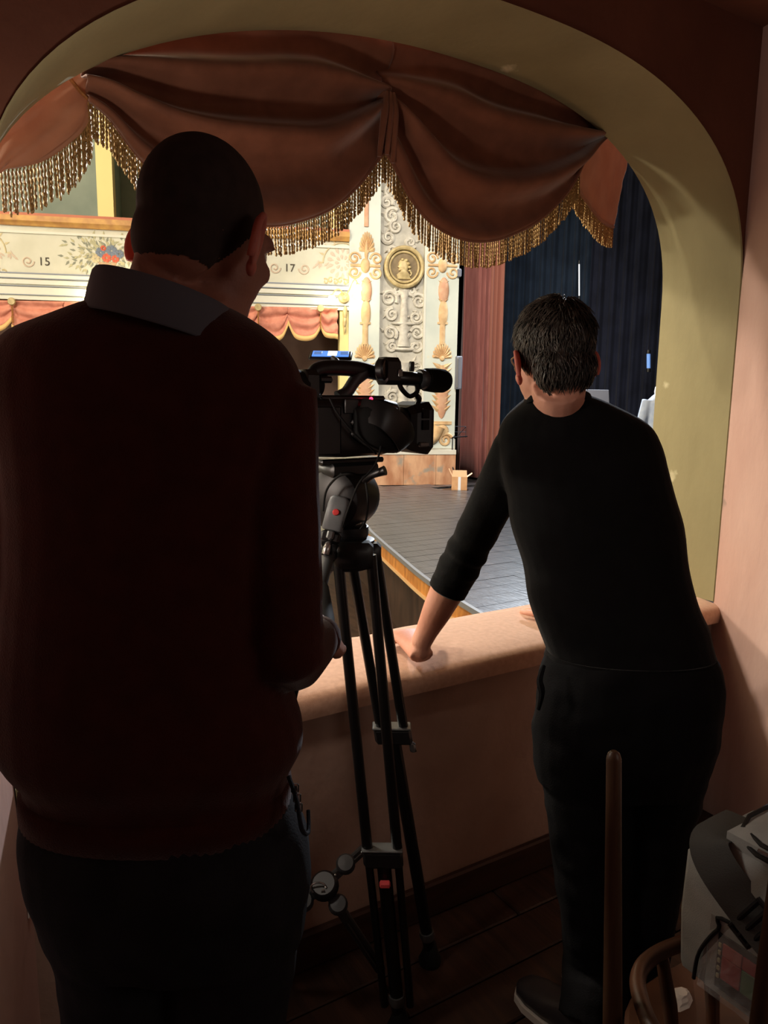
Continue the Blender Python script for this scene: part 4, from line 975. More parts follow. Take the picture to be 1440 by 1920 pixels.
cand = [i for i in idx]; crown = Vector((.01, -.06, .13))
for _ in range(3800):
    i = rnd.choice(cand); p = vs[i]; n = ns[i]; q = Rh2.transposed() @ (p - h2)
    t = (q - crown); t = Rh2 @ t; t = (t - n * t.dot(n))
    if t.length < 1e-4: continue
    t.normalize(); sw_ = n.cross(t) * (rnd.uniform(-.5, .5) + .6 * noise.noise(Vector((q.x * 20, q.y * 20, q.z * 20)))); t = (t + sw_).normalized()
    L = rnd.uniform(.014, .03) * (1.25 if q.z > .08 else .75); lift = rnd.uniform(.05, .25) if q.z > .06 else rnd.uniform(.05, .22)
    b_ = p + n * .001; pts = [b_, b_ + t * L * .5 + n * L * lift, b_ + t * L + n * L * lift * 1.1 + Vector((0, 0, -.003))]
    mb.tube(pts, [.0019, .0015, .0004], 3, False)
mb.build('hair', 'dark_hair', man2, angle=180)
# black jumper with pushed-up sleeve
mb = MB(); rows_loft(mb, tr2, rtL, fwL, 1.0)
cf = eL2.lerp(wL2, .30); fa = (wL2 - eL2).normalized()
ua = [sL2, sL2.lerp(eL2, .35), sL2.lerp(eL2, .62), sL2.lerp(eL2, .74), sL2.lerp(eL2, .82), sL2.lerp(eL2, .90), sL2.lerp(eL2, .97), eL2 + fa * .02, eL2 + fa * .045, cf]
mb.tube(ua, [.064, .060, .056, .057, .0525, .060, .054, .059, .055, .051], 20)
arm(mb, sR2, eR2, wR2, .066, .054, .04)
def jw(p): 
    w = .003 * noise.noise(Vector((p.x * 8, p.y * 8, p.z * 6))); dd = (p - eL2).length
    return w + (.004 * math.exp(-(dd / .1) ** 2)) * noise.noise(Vector((p.x * 25, p.y * 25, p.z * 60)))
remesh(mb, 'jumper', 'black_knit', man2, .006, 3, jw)
MB().tube([cf - fa * .02, cf - fa * .012, cf + fa * .012, cf + fa * .016], [.050, .0545, .053, .047], 20).build('cuff', 'black_knit', man2)
mb = MB(); c_ = at(1048, 748, 1.82); R_ = [[p + ZUP * (-.35 * (p - c_).dot(F0)) for p in ring(c_ + ZUP * dz, a, b, rtL, fwL, 40, 2.0)] for dz, a, b in ((-.02, .088, .072), (-.006, .080, .068), (.003, .076, .065), (-.004, .070, .061))]
mb.rings(R_, True, False); mb.build('neckband', 'black_knit', man2).modifiers.new('t', 'SOLIDIFY').thickness = .003
mb = MB(); R_ = []
for (xl, xr, y, b_) in ((1026, 1336, 1222, .122), (1022, 1326, 1236, .124), (1024, 1328, 1242, .120)):
    p, q = at(xl, y, 1.63), at(xr, y, 1.63); R_.append(ring((p + q) / 2, (q - p).length / 2, b_, rtL, fwL, 40))
mb.rings(R_); mb.build('hem_band', 'black_knit', man2)
# trousers
pr2 = [(1030, 1340, 1228, 1.62, .116), (1019, 1350, 1252, 1.61, .124), (1010, 1352, 1300, 1.60, .132), (1001, 1342, 1370, 1.60, .135), (1003, 1330, 1420, 1.60, .125), (1010, 1316, 1470, 1.60, .10)]
mb = MB(); rows_loft(mb, pr2, rtL, fwL, 1.0)
for P, r_ in ((A2, [.100, .097, .094, .088, .082, .078, .074]), (B2, [.094, .088, .082, .078, .074, .072, .070])): mb.tube(P[:-1] + [P[-1] + Vector((0, 0, -.02))], r_, 18)
def tw(p): return .006 * noise.noise(Vector((p.x * 12, p.y * 12, p.z * 7))) + .004 * noise.noise(Vector((p.x * 8 + p.z * 10, p.y * 20, p.z * 22)))
remesh(mb, 'trousers', 'black_trouser', man2, .0065, 3, tw)
mb = MB().tube(spline([at(1020, 1248, 1.52), at(1012, 1275, 1.50), at(1016, 1300, 1.49), at(1010, 1330, 1.50)], 6), [.004, .008, .004], 6); mb.build('pocket_edge', 'black_trouser', man2)
for P in foot2: shoe(MB(), P, toe2, 1.04).build('shoe', 'shoe_leather', man2); sole(P, toe2, 'white_sole', man2, 1.04)

# ---------------------------------------------------------------- person on the stage, mostly hidden by the right jamb
DP = 8.6; pc = at(1246, 747, DP); b3 = Vector((pc.x, pc.y, ZS)); rt3, fw3 = R0, F0
def B3(a, b, z): return b3 + R0 * a + F0 * b + Vector((0, 0, z))
mb = MB(); hc3 = B3(0, -.02, 1.68); R3 = head_frame(200, 5); head_shape(mb, hc3, R3)
mb.tube([B3(0, 0, 1.38), B3(0, 0, 1.5), hc3 + R3 @ Vector((0, -.03, -.06))], .058, 14)
mb.rings([ring(B3(0, 0, z), a, b, rt3, fw3, 20) for z, a, b in ((.86, .16, .10), (1.0, .15, .10), (1.2, .17, .11), (1.36, .18, .10), (1.44, .10, .07))])
arms3 = [(B3(s * .19, 0, 1.38), B3(s * .26, -.02, 1.10), B3(s * .22, -.16, .88)) for s in (-1, 1)]
for s, (a, b, c) in zip((-1, 1), arms3): arm(mb, a, b, c, .045, .038, .026); hand(mb, c, Vector((0, 0, -1)) - F0 * .4, R0 * s, s)
for s in (-1, 1): mb.tube([B3(s * .09, 0, .9), B3(s * .1, 0, .5), B3(s * .1, 0, .08)], [.075, .055, .04], 12); shoe(mb, B3(s * .1, 0, 0), -F0 * 1, .9)
SH = ZS
for i, v in enumerate(mb.v):
    if v.z < ZS and (v - b3).length < .5: v.z += ZS
man3 = remesh(mb, 'person', 'skin', None, .01, 3, org=b3); tag(man3, 'person in a pale blue top on stage, half hidden by the yellow jamb', 'person')
mb = MB(); mb.rings([ring(B3(0, 0, z), a, b, rt3, fw3, 24) for z, a, b in ((.78, .185, .125), (1.0, .18, .125), (1.2, .195, .13), (1.36, .21, .12), (1.43, .14, .09), (1.47, .09, .075))])
for a, b, c in arms3: arm(mb, a, b, c, .066, .056, .046)
remesh(mb, 'pullover', 'pale_blue_cloth', man3, .012, 3)
mb = MB(); mb.rings([ring(B3(0, .01, z), a, b, rt3, fw3, 20) for z, a, b in ((1.44, .105, .09), (1.48, .112, .10), (1.53, .105, .095), (1.55, .09, .085))], True, False); mb.build('hood_collar', 'white_cloth', man3)
mb = MB()
for s in (-1, 1): mb.tube([B3(s * .09, 0, .92), B3(s * .1, 0, .5), B3(s * .1, 0, .07)], [.098, .078, .065], 14)
mb.rings([ring(B3(0, 0, z), a, b, rt3, fw3, 20) for z, a, b in ((.75, .16, .11), (.86, .18, .12), (.98, .165, .11))]); remesh(mb, 'trousers', 'dark_jeans', man3, .012, 3)
cu_ = cap_hair(MB().ell(hc3 + R3 @ Vector((0, -.018, .045)), (.086, .106, .10), R3, 28, 20), hc3, R3, 'dark_hair', man3, lambda p: p.z > (-.05 if p.y < -.02 else .06))
ears(hc3, R3, man3, 'skin')

# ================================================================ tripod
tc_ = at(650, 985, 1.66); TC = Vector((tc_.x, tc_.y, 0))
zb = at(650, 1010, 1.66).z                                   # top of the bowl
footA, footB, footC = atZ(748, 1935, 0.0), atZ(806, 1805, 0.0), atZ(410, 1905, 0.0)
tri = empty('tripod', TC, 'black video tripod with twin-tube legs standing at the parapet', 'tripod')
Rv = Matrix((R0, F0, ZUP)).transposed()
zc = at(650, 1062, 1.66).z
# crown / bowl
mb = MB(); mb.lathe([(.03, zc - .005), (.055, zc), (.060, zc + .02), (.058, zb - .012), (.064, zb - .006), (.064, zb), (.05, zb + .004)], TC, ZUP, 28); mb.build('bowl', 'satin_black', tri)
LAT = {}
for nm, ft, mid_t in (('A', footA, .62), ('B', footB, .41), ('C', footC, .62)):
    out = (ft - TC); out.z = 0; o_n = out.normalized(); lat = Vector((-o_n.y, o_n.x, 0)); 
    top = TC + o_n * .052 + Vector((0, 0, zc + .018)); wid = .030
    if nm == 'A': lat = R0.copy(); top = at(664, 1040, 1.61); wid = .037
    if nm == 'B': lat = R0.copy(); top = at(681, 1040, 1.71); wid = .030
    o_n = Vector((lat.y, -lat.x, 0)) if nm != 'C' else o_n
    dirv = (Vector((ft.x, ft.y, .02)) - top); mid = top + dirv * mid_t; low = Vector((ft.x, ft.y, .03))
    lg_ = MB().rbox(top + Vector((0, 0, .0)), (.05, .085, .06), .01, Matrix((o_n, lat, ZUP)).transposed()).build('leg', 'black_plastic', tri)
    for s in (-1, 1):
        MB().tube([top + lat * s * wid - Vector((0, 0, .0)), mid + lat * s * wid * .95], .0125, 14).build('tube', 'black_metal', lg_)
        MB().tube([mid + lat * s * wid * .95, low.lerp(mid, .10) + lat * s * wid * .85], .0095, 12).build('inner_tube', 'black_metal', lg_) if nm != 'B' else None
    u = dirv.normalized(); Rl = Matrix((lat, u.cross(lat), u)).transposed()
    MB().rbox(mid, (.094, .034, .045), .006, Rl).build('lock_bracket', 'satin_black', lg_)
    MB().rbox(mid - u * .024, (.098, .038, .006), .002, Rl).build('bracket_rim', 'grey_metal', lg_)
    MB().tube([mid + u * .0, low], [.017, .016], 12).build('lower_tube', 'black_metal', lg_)
    if nm == 'A': MB().rbox(mid + u * .052 - F0 * .026 + lat * .0, (.026, .016, .014), .003, Rv).build('lock_lever', 'red_lock', lg_)
    else: MB().rbox(mid + u * .03 + R0 * .045 - F0 * .01, (.016, .012, .03), .005, Rl).build('lock_lever', 'grey_metal', lg_)
    MB().lathe([(.020, .075), (.021, .06), (.018, .05)], low + Vector((0, 0, 0)), -u, 14).build('foot_ring', 'grey_metal', lg_)
    MB().lathe([(.030, .0), (.032, .012), (.022, .035), (.016, .06), (.012, .065)], Vector((ft.x, ft.y, .001)), ZUP, 16).build('rubber_foot', 'rubber', lg_)
    LAT[nm] = (mid, low, u, lat)
# spreader: hub with three arms and round pads
hub = at(608, 1660, 1.58)
sp = MB().lathe([(.0, .014), (.026, .014), (.032, .008), (.034, -.008), (.02, -.014), (.0, -.014)], hub, (ZUP * .8 - F0 * .55 + R0 * -.1), 22).build('spreader', 'satin_black', tri)
MB().tube([hub + Vector((0, 0, .0)) - F0 * .018 + R0 * (.018 * math.cos(a) - .012) + ZUP * (.014 * math.sin(a) + .006) for a in (2 * math.pi * i / 20 for i in range(21))], .0022, 6).build('hub_ring', 'silver', sp)
MB().tube([hub - F0 * .02 + Vector((0, 0, .0)), hub - F0 * .026], .005, 10).build('hub_bolt', 'silver', sp)
endA = at(716, 1822, 1.64); endB = LAT['B'][0] + LAT['B'][2] * .30; endB = at(690, 1585, 1.70); endC = at(500, 1740, 1.64)
for e_, pd in ((endA, at(634, 1696, 1.565)), (endB, at(648, 1620, 1.60)), (endC, at(570, 1690, 1.58))):
    dv = (e_ - hub); u = dv.normalized(); l_ = u.cross(F0).normalized(); Rl = Matrix((u, F0 - u * F0.dot(u), l_)).transposed(); Rl = Matrix((u, l_.cross(u), l_)).transposed()
    a_ = MB().rbox(hub + dv * .5 + u * .01, (dv.length - .03, .012, .026), .003, Rl).build('arm', 'dark_grey_plastic', sp)
    MB().lathe([(.0, .012), (.018, .011), (.023, .004), (.023, -.006)], pd, (ZUP * .75 - F0 * .6), 18).build('pad', 'dark_grey_plastic', sp)
    for q in (.026, .040): MB().ell(hub + u * q - F0 * .010 + l_ * .006, (.0035, .0035, .0035)).build('rivet', 'silver', sp)
    MB().rbox(hub + dv * .65 - F0 * .009 + u * 0, (dv.length * .5, .003, .004), .001, Rl).build('arm_groove', 'grey_metal', sp)
# fluid head
O = at(668, 800, 1.64); yaw = rad(6.0)
fx = Vector((math.cos(yaw), math.sin(yaw), 0)); fy = Vector((-math.sin(yaw), math.cos(yaw), 0)); RK = Matrix((fx, fy, ZUP)).transposed()
def K(x, y, z): return O + fx * x + fy * y + ZUP * z
hz = lambda y: at(650, y, 1.64).z
hd = MB().lathe([(.045, 0), (.05, .01), (.05, .03), (.042, .035)], Vector((TC.x, TC.y, zb)), ZUP, 26).build('head', 'satin_black', tri)
MB().lathe([(.036, .0), (.0395, .004), (.0395, .012), (.036, .015)], Vector((TC.x, TC.y, zb + .034)), ZUP, 26).build('silver_collar', 'silver', hd)
cdr = Vector((TC.x, TC.y, hz(935))) + R0 * -.008
MB().lathe([(.0, -.062), (.05, -.062), (.066, -.052), (.071, -.03), (.071, .03), (.066, .052), (.05, .062), (.0, .062)], cdr, F0 * .88 + R0 * .45, 34).build('tilt_drum', 'satin_black', hd)
MB().rbox(Vector((TC.x, TC.y, hz(880))), (.13, .075, .03), .006, RK).build('plate_clamp', 'black_plastic', hd)
MB().rbox(Vector((TC.x, TC.y, hz(864))), (.17, .055, .012), .003, RK).build('slide_plate', 'black_metal', hd)
mb = MB().tube(spline([at(684, 900, 1.60), at(700, 890, 1.58), at(722, 882, 1.57)], 5), [.010, .008, .011], 10); mb.build('clamp_lever', 'black_plastic', hd)
MB().rbox(at(618, 1030, 1.61), (.05, .045, .05), .01, Rv).build('pan_bar_joint', 'black_plastic', hd)
for y in (1014, 1032): MB().lathe([(.0, -.012), (.010, -.011), (.012, 0), (.010, .011), (.0, .012)], at(613, y, 1.56), R0, 14).build('joint_knob', 'black_plastic', hd)
pb0, pb1, pb2 = at(616, 1040, 1.58), at(600, 1100, 1.42), at(612, 1178, 1.27)
MB().tube([pb0, pb1], [.014, .0135], 14).build('pan_bar', 'dark_grey_plastic', tri)
MB().tube([pb1, pb1.lerp(pb2, .05), pb1.lerp(pb2, .8), pb2, pb2 + (pb2 - pb1) * .25], [.0135, .017, .0175, .016, .012], 14).build('pan_grip', 'rubber', tri)

# remote control with the red button, clamped to the pan bar joint
rc = at(630, 965, 1.575); rem = empty('zoom_remote', at(628, 1005, 1.58), 'grey camera zoom remote with a round red button clipped to the tripod', 'remote control')
ax = (at(640, 930, 1.58) - at(622, 1000, 1.56)).normalized(); sd = R0 - ax * R0.dot(ax); sd.normalize(); fr_ = ax.cross(sd); Rr = Matrix((ax, sd, fr_)).transposed()
ln = .095
mb = MB(); mb.rings([ring(rc + ax * t, a, b, sd, fr_, 24, 3.2) for t, a, b in ((-.036, .020, .012), (-.034, .023, .015), (.02, .023, .015), (.034, .021, .014), (.040, .015, .009))]); mb.build('shell', 'remote_grey', rem, angle=60)
nf_ = fr_ if fr_.dot(-F0) > 0 else -fr_
MB().lathe([(.0, .0035), (.006, .003), (.0075, .0), (.0075, -.004)], rc + ax * .004 + nf_ * .0155, nf_, 20).build('record_button', 'red_button', rem)
MB().rbox(rc - ax * .050 + nf_ * -.002, (.026, .044, .032), .006, Rr).build('clamp', 'black_plastic', rem); MB().rbox(rc - ax * .046 + nf_ * .014, (.022, .016, .010), .004, Rr).build('zoom_rocker', 'grey_metal', rem)
MB().tube(spline([rc - ax * .06 + nf_ * .005, rc - ax * .075 + nf_ * .012, rc - ax * .088 + nf_ * .012], 4), [.006, .0085, .008], 10).build('clamp_screw', 'silver', rem)
# cables
def cable(name, pts, r, label, m='rubber'):
    sp_ = spline(pts, 8); o = MB().tube(sp_, r, 7).build(name, m, org=sp_[0]); return tag(o, label, 'cable')
cable('remote_cable', [at(606, 958, 1.585), at(612, 920, 1.57), at(632, 895, 1.55), at(652, 889, 1.545), at(662, 890, 1.55)], .0026, 'thin black cable curving up from the zoom remote clamp')
cable('control_cable', [at(640, 995, 1.565), at(655, 950, 1.54), at(672, 908, 1.54), at(690, 888, 1.55), at(704, 870, 1.56), at(712, 848, 1.57), at(714, 835, 1.575)], .0023, 'black cable looping from the tripod head up to the camera grip')
cable('camera_cable', [K(-.105, -.053, .062), K(-.09, -.062, .03), K(-.05, -.07, -.015), K(-.02, -.078, -.04), K(0, -.074, -.055)], .0022, 'thin cable draped across the side of the video camera')
cable('loop_cable', [at(686, 905, 1.57), at(690, 940, 1.56), at(686, 975, 1.57), at(676, 992, 1.58)], .0023, 'short cable hanging in front of the tripod tilt drum')

# ================================================================ video camera
cmr = empty('video_camera', K(0, 0, -.072), 'black handheld video camera with shotgun microphone mounted on the tripod', 'video camera')
mb = MB(); S = [(-.145, .040, .050, .002), (-.14, .047, .06, 0), (-.05, .05, .064, 0), (.05, .05, .062, 0), (.085, .046, .056, 0), (.09, .042, .052, 0)]
mb.rings([ring(K(x, .0, dz), a, b, fy, ZUP, 32, 5.0) for x, a, b, dz in S]); body = mb.build('body', 'black_plastic', cmr, angle=50)
MB().rbox(K(-.03, 0, .062), (.17, .07, .012), .004, RK).build('top_plate', 'satin_black', body)
MB().rbox(K(-.10, -.05, .0), (.07, .006, .105), .003, RK).build('side_panel', 'dark_grey_plastic', body) if False else MB().rbox(K(-.105, -.049, -.005), (.06, .006, .10), .003, RK).build('side_panel', 'satin_black', body)
for z in (.012, -.012): MB().lathe([(.0, .004), (.005, .003), (.006, 0)], K(-.045, -.052, z), -fy, 12).build('button', 'grey_metal', body)
MB().rbox(K(-.05, -.052, .045), (.035, .006, .03), .002, RK).build('grip_pad', 'dark_grey_plastic', body)
# lens barrel and rectangular hood
mb = MB(); mb.lathe([(.042, .0), (.046, .004), (.046, .03), (.049, .034), (.049, .045)], K(.085, 0, -.004), fx, 30); lb = mb.build('lens_barrel', 'black_plastic', cmr)
mb = MB(); hr = []
def octo(x, a, b, cut): return [K(x, p, q - .004) for p, q in ((-a + cut, -b), (a - cut, -b), (a, -b + cut), (a, b - cut), (a - cut, b), (-a + cut, b), (-a, b - cut), (-a, -b + cut))]
mb.rings([octo(.118, .046, .046, .016), octo(.130, .054, .052, .018), octo(.165, .062, .060, .018), octo(.172, .062, .060, .018), octo(.171, .056, .054, .016), octo(.135, .046, .044, .014)], True, False); hood = mb.build('lens_hood', 'satin_black', cmr, smooth=False)
for z in (.030, .004): MB().rbox(K(.150, -.060, z), (.020, .004, .022), .001, RK).build('hood_slot', 'rubber', hood)
MB().rbox(K(.148, -.058, -.040), (.03, .006, .012), .003, RK).build('hood_latch', 'grey_metal', hood)
MB().ell(K(.10, -.045, -.035), (.006, .006, .006)).build('lens_screw', 'silver', lb)
MB().lathe([(.0, .004), (.02, .003), (.036, 0)], K(.126, 0, -.004), fx, 24).build('lens_glass', 'screen_blue', lb).data.materials[0] = MATS['clear_plastic']
# hand grip with strap on the near side
mb = MB(); mb.rings([ring(K(x, y, z), a, b, fy, ZUP, 20, 2.6) for x, y, z, a, b in ((-.045, -.055, .01, .012, .03), (-.02, -.066, .008, .022, .046), (.02, -.072, .0, .026, .054), (.055, -.066, -.006, .022, .05), (.085, -.056, -.012, .010, .03))]); mb.build('hand_grip', 'rubber', cmr)
mb = MB(); mb.tube(spline([K(-.035, -.062, .04), K(.0, -.098, .028), K(.04, -.102, .0), (K(.075, -.085, -.03)), K(.085, -.06, -.045)], 6), [(.004, .024), (.004, .03), (.004, .032), (.004, .024)], 10, hint=fy); mb.build('hand_strap', 'black_plastic', cmr)
MB().ell(K(.0, -.054, .061), (.0042, .0035, .0042)).build('tally_light', 'red_led', cmr)
# handle: rear post, bar, front post
mb = MB(); mb.tube(spline([K(-.115, 0, .055), K(-.118, 0, .085), K(-.108, 0, .115), K(-.07, 0, .125), K(.0, 0, .125), K(.05, 0, .118), K(.08, 0, .112)], 6), [(.012, .018), (.012, .016), (.014, .016), (.013, .017), (.014, .017), (.014, .016), (.012, .014)], 14, hint=fy); hnd = mb.build('handle', 'black_plastic', cmr)
mb = MB(); mb.tube(spline([K(-.045, 0, .06), K(-.025, 0, .075), K(-.005, 0, .10), K(.02, 0, .122)], 5), [(.013, .02), (.013, .014), (.013, .014), (.014, .02)], 12, hint=fy); mb.build('front_post', 'dark_grey_plastic', hnd)
MB().rbox(K(-.09, -.005, .100), (.035, .03, .014), .004, RK).build('handle_zoom', 'satin_black', hnd); MB().ell(K(-.112, -.018, .104), (.0035, .003, .002)).build('status_light', 'screen_blue', hnd)
# viewfinder with its big eyecup
mb = MB(); ev = (-fx * .95 + fy * .0 - ZUP * -.1).normalized(); mb.lathe([(.020, -.03), (.024, .0), (.028, .025), (.034, .05), (.037, .065), (.033, .07), (.026, .055), (.0, .05)], K(-.125, .0, .088), ev, 26); mb.build('viewfinder', 'rubber', cmr)
MB().rbox(K(-.125, 0, .085), (.05, .05, .07), .012, RK).build('viewfinder_base', 'black_plastic', cmr)
# flip-out screen
sc = at(620, 664, 1.66); nS = (-F0 * .33 + ZUP * .94).normalized(); aS = R0.copy(); bS = nS.cross(aS).normalized(); Rs = Matrix((aS, bS, nS)).transposed()
lcd = MB().rbox(sc + nS * -.004, (.094, .05, .008), .003, Rs).build('screen', 'satin_black', cmr)
MB().rbox(sc + nS * .0008, (.080, .038, .002), .0005, Rs).build('screen_picture', 'screen_blue', lcd); MB().rbox(sc + nS * .0014 + aS * .004, (.020, .034, .002), .0005, Rs).build('screen_highlight', 'screen_white', lcd)
MB().tube(spline([K(-.05, .0, .128), K(-.05, .004, .14), sc - nS * .008], 5), [.007, .006, .008], 10).build('screen_hinge', 'black_plastic', lcd)
for q in (-.028, .030): MB().rbox(sc + nS * .0014 + aS * q, (.018, .022, .002), .0005, Rs).build('screen_icons', 'glow_strip', lcd)
# microphone in its holder
MB().rbox(K(.07, -.022, .122), (.055, .045, .06), .010, RK).build('microphone_holder', 'black_plastic', cmr)
MB().lathe([(.020, -.01), (.024, -.006), (.024, .006), (.020, .01)], K(.045, -.032, .125), fy * .85 - fx * .5, 22).build('holder_knob', 'black_plastic', cmr)
MB().rbox(K(.085, -.046, .118), (.012, .003, .016), .001, RK).build('holder_label', 'grey_metal', cmr)
mc = lambda x: K(x, -.03, .108 - (x - .09) * .03)
mic = MB().tube([mc(.085), mc(.088), mc(.155), mc(.16)], [.013, .0155, .0155, .013], 20).build('microphone', 'black_metal', cmr)
MB().tube([mc(.150), mc(.153), mc(.170), mc(.173)], [.020, .0225, .0225, .020], 22).build('microphone_ring', 'dark_grey_plastic', mic)
MB().tube([mc(.168), mc(.172), mc(.20), mc(.225), mc(.236), mc(.240)], [.021, .026, .028, .027, .022, .012], 24).build('windscreen', 'foam', mic)
MB().rbox(K(.13, -.03, .134), (.010, .012, .022), .002, RK).build('holder_screw', 'black_plastic', mic)
MB().tube(spline([mc(.095) - ZUP * .012, K(.10, -.035, .082), K(.122, -.035, .068), K(.143, -.035, .078), K(.140, -.035, .098), K(.13, -.03, .10)], 6), .0055, 10).build('microphone_cable', 'rubber', mic)
MB().tube(spline([K(.142, -.035, .07), K(.150, -.034, .062), K(.148, -.03, .05)], 4), [.006, .007, .006], 10).build('cable_plug', 'black_metal', mic)

# ================================================================ chair with the camera bag, wooden poles
def at_z(x, y, z): return atZ(x, y, z)
hp = [at(1330, 1745, 1.22), at(1285, 1765, 1.18), at(1240, 1782, 1.12), at(1208, 1805, 1.06), at(1196, 1835, 1.02), at(1206, 1880, .98), at(1232, 1935, .94), at(1290, 2010, .90)]
zh = .65
seat_z = .45
hp = [atZ(x, y, zh) for x, y in ((1360, 1742), (1330, 1750), (1285, 1766), (1240, 1784), (1208, 1808), (1196, 1838), (1203, 1880), (1228, 1935), (1290, 2010), (1400, 2100))]
cx = hp[4] + (hp[2] - hp[5]).normalized() * 0 + Vector((.21, -.10, 0)); cx.z = 0
ch = empty('armchair', Vector((cx.x, cx.y, 0)), 'low brown bentwood armchair holding the grey camera bag', 'chair')
hoop = [hp[0] + Vector((.22, -.02, 0))] + hp + [hp[-1] + Vector((.20, -.02, 0))]
MB().tube(spline(hoop, 7), .0125, 12).build('arm_rail', 'chair_wood', ch)
mb = MB(); sr = [cx + Vector((.02, 0, 0)) + Vector((.215 * math.copysign(abs(math.cos(a)) ** .7, math.cos(a)), .225 * math.copysign(abs(math.sin(a)) ** .7, math.sin(a)), 0)) for a in (2 * math.pi * i / 32 for i in range(32))]
c0 = cx + Vector((.02, 0, 0))
mb.rings([[c0 + (p - c0) * k_ + Vector((0, 0, z)) for p in sr] for k_, z in ((.97, seat_z - .035), (1.0, seat_z - .028), (1.0, seat_z - .008), (.97, seat_z))]); mb.build('seat', 'chair_wood', ch)
for i, (x, y) in enumerate([(hp[j].x, hp[j].y) for j in (1, 3, 5, 6, 7, 8)] + [(hoop[0].x - .03, hoop[0].y), (hoop[-1].x - .03, hoop[-1].y)]):
    b_ = Vector((x, y, 0)); s_ = c0 + (b_ - c0) * .80; MB().tube([Vector((s_.x, s_.y, seat_z - .02)), Vector((s_.x, s_.y, seat_z)).lerp(Vector((x, y, zh)), .5), Vector((x, y, zh))], [.010, .013, .010], 10).build('spindle', 'chair_wood_pale' if i == 3 else 'chair_wood', ch)
for sx in (-1, 1):
    for sy in (-1, 1): MB().tube([c0 + Vector((sx * .15, sy * .16, seat_z - .03)), c0 + Vector((sx * .19, sy * .20, .0))], [.019, .013], 10).build('leg', 'chair_wood', ch)
for sy in (-1, 1): MB().tube([c0 + Vector((-.165, sy * .178, .22)), c0 + Vector((.165, sy * .178, .22))], .009, 8).build('stretcher', 'chair_wood', ch)
tis = MB(); tp = atZ(1272, 1850, seat_z + .03); tis.rings([ring(tp + Vector((.003 * i, .002 * (i % 2), -.03 + .0035 * i)), .034 - .006 * i + .005 * (i % 2), .022 - .003 * i, Vector((1, 0, 0)), Vector((0, 1, 0)), 9, 2.0) for i in range(5)])
tag(tis.build('crumpled_tissue', 'paper', org=(tp.x, tp.y, seat_z), smooth=False), 'crumpled white tissue on the chair seat under the grey bag', 'tissue')
# bag: a block standing on the seat; u along its pocket face, n out of that face towards us
bz = zh + .0135; bag0 = atZ(1268, 1815, bz)                 # far lower left corner of the pocket face
ub = (atZ(1402, 1915, bz) - bag0).normalized(); nb = Vector((ub.y, -ub.x, 0)); nb = nb if nb.dot(R0) < 0 else -nb
BL, BD, BH = .36, .17, .235
def G(u, n, z): return bag0 + ub * u - nb * n + ZUP * z       # n = depth behind the pocket face
RB = Matrix((ub, -nb, ZUP)).transposed()
bag = empty('camera_bag', bag0 + ub * .2 - nb * .1, 'grey camera shoulder bag with a clear card pocket resting across the armchair arms', 'bag')
mb = MB(); R_ = []
for z, i_ in ((0, .012), (.012, .0), (.10, -.004), (.20, -.002), (BH - .02, .006), (BH, .02)):
    R_.append([G(u, n, z) for u, n in ((i_, i_ + .01), (i_ + .01, i_), (BL * .5, i_ - .004), (BL - i_ - .01, i_), (BL - i_, i_ + .01), (BL - i_, BD - i_ - .01), (BL - i_ - .01, BD - i_), (i_ + .01, BD - i_), (i_, BD - i_ - .01))])
mb.rings(R_); bb = mb.build('bag_body', 'bag_grey', bag, angle=50)
# lid flap with piping and zip
mb = MB(); mb.rings([[G(u, n, z) for u, n in ((.05, .02), (BL, .02), (BL, BD - .01), (.05, BD - .01))] for z in (BH - .004, BH + .02)] + [[G(u, n, BH + .035) for u, n in ((.08, .05), (BL, .05), (BL, BD - .04), (.08, BD - .04))]]); mb.build('lid', 'bag_grey', bag)
for dz, off in ((.012, .014), (.024, .024)): MB().tube([G(BL, off, BH + dz), G(.10, off, BH + dz), G(.06, off + .02, BH + dz), G(.048, .08, BH + dz), G(.048, BD - .03, BH + dz)], .0035, 8).build('lid_piping', 'bag_black', bag)
MB().tube([G(BL, .017, BH + .018), G(.10, .017, BH + .018)], .003, 6).build('zip', 'silver', bag)
# broad strap over the top corner with its buckle
mb = MB(); sp_ = [G(.028, .10, BH + .004), G(.030, .04, BH + .006), G(.034, .002, BH + .002), G(.055, -.012, BH - .018), G(.10, -.014, BH - .05), G(.17, -.014, BH - .09), G(.28, -.013, BH - .15)]
q_ = spline(sp_, 6); mb.tube(q_, [(.0025, .030)] * len(q_), 10, hint=(nb * .75 + ZUP * .65)); mb.build('strap', 'bag_dark', bag)
bc = G(.125, -.020, BH - .064); bu = (sp_[5] - sp_[4]).normalized(); bv = nb.cross(bu).normalized()
bk = MB()
for q in (-.015, .0, .015): bk.tube([bc + bu * q - bv * .036 + nb * .004, bc + bu * q + bv * .036 + nb * .004], .0038, 8)
for q in (-.036, .036): bk.tube([bc - bu * .018 + bv * q + nb * .004, bc + bu * .018 + bv * q + nb * .004], .0038, 8)
bk.build('buckle', 'black_plastic', bag)
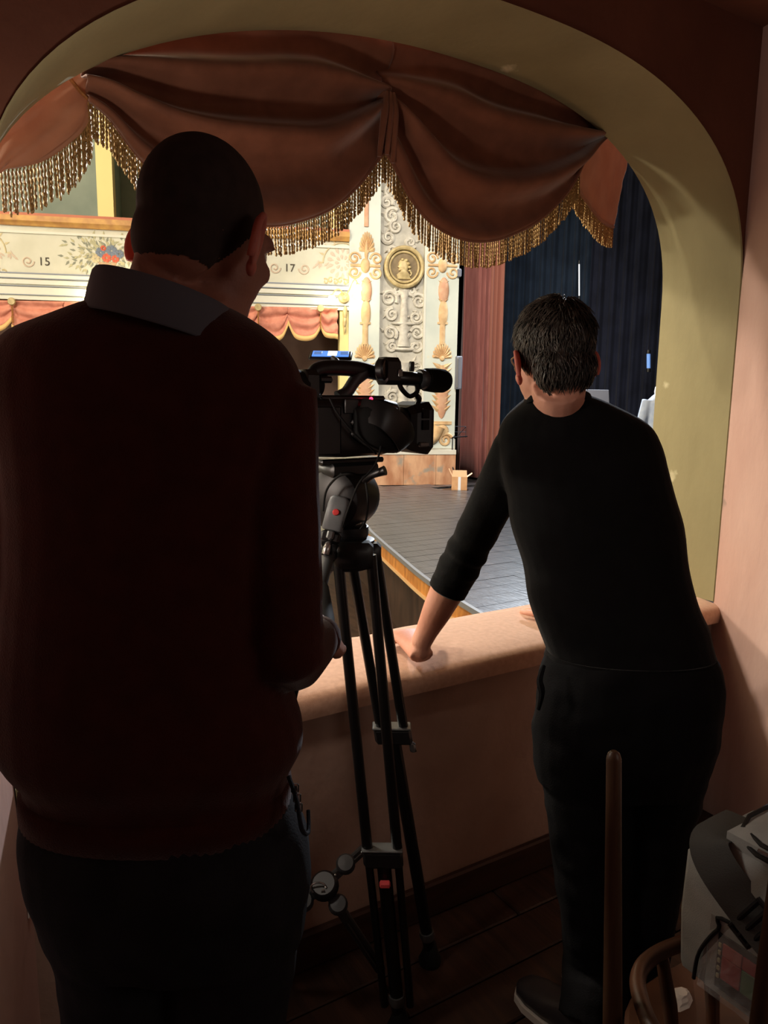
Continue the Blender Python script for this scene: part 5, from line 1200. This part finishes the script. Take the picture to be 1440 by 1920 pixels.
# clear pocket with the printed card
MB().tube(spline([G(.034, -.006, .010), G(.040, -.007, .06), G(.066, -.007, .115), G(.09, -.007, .138), G(BL, -.007, .140)], 5), .003, 8).build('pocket_piping', 'bag_black', bag)
MB().rbox(G(.20, -.003, .072), (.30, .004, .122), .002, RB).build('pocket_back', 'bag_grey', bag)
card = MB().rbox(G(.150, -.0065, .068), (.165, .003, .088), .001, RB).build('card', 'card_black', bag)
for u, z, w_, h_, m in ((.092, .062, .030, .036, 'card_red'), (.124, .062, .032, .036, 'card_green'), (.158, .062, .034, .036, 'card_blue'), (.092, .091, .030, .020, 'card_pink'), (.124, .091, .032, .020, 'card_red'), (.158, .091, .034, .020, 'card_cream'), (.196, .076, .038, .05, 'card_cream')):
    MB().rbox(G(u, -.009, z), (w_, .003, h_), .0008, RB).build('card_patch', m, card)
for i in range(5): MB().rbox(G(.0725, -.009, .045 + .0125 * i), (.005, .003, .007), .0008, RB).build('film_hole', 'card_cream', card)
mb = MB(); R_ = []
for j in range(13):
    z = .010 + .122 * j / 12; R_.append([G(.044 + .04 * max(0, (z - .05) / .08) + (.33 - .044) * i / 24, -.013 - .0035 * noise.noise(Vector((i * .5, j * .6, 2))), z) for i in range(25)])
mb.rings(R_, closed=False); mb.build('clear_pocket', 'clear_plastic', bag)
# wooden poles
def pole(name, top, foot, r0, r1, label):
    t, f_ = Vector(top), Vector(foot); u = (t - f_).normalized(); mb = MB(); pts = [f_ + Vector((0, 0, .002)), f_.lerp(t, .25), f_.lerp(t, .6), f_.lerp(t, .9), t - u * .012, t - u * .004, t]
    mb.tube(pts, [r1, r1 * .98, (r0 + r1) / 2, r0 * 1.05, r0, r0 * .8, r0 * .4], 16); return tag(mb.build(name, 'pole_wood', org=f_), label, 'pole')
pt = at(1151, 1408, 1.0); pole('wooden_pole', pt, (at(1172, 1920, .97).x + .02, at(1172, 1920, .97).y - .005, 0), .0108, .018, 'slim brown wooden pole with rounded top before the man in black')
p1, p2 = at(1447, 1745, .74), at(1424, 1920, .75); dv = (p2 - p1); f_ = p2 + dv * (p2.z / -dv.z); pole('wooden_pole', p1 - dv * .6, f_, .010, .012, 'brown wooden pole at the right edge in front of the grey bag')
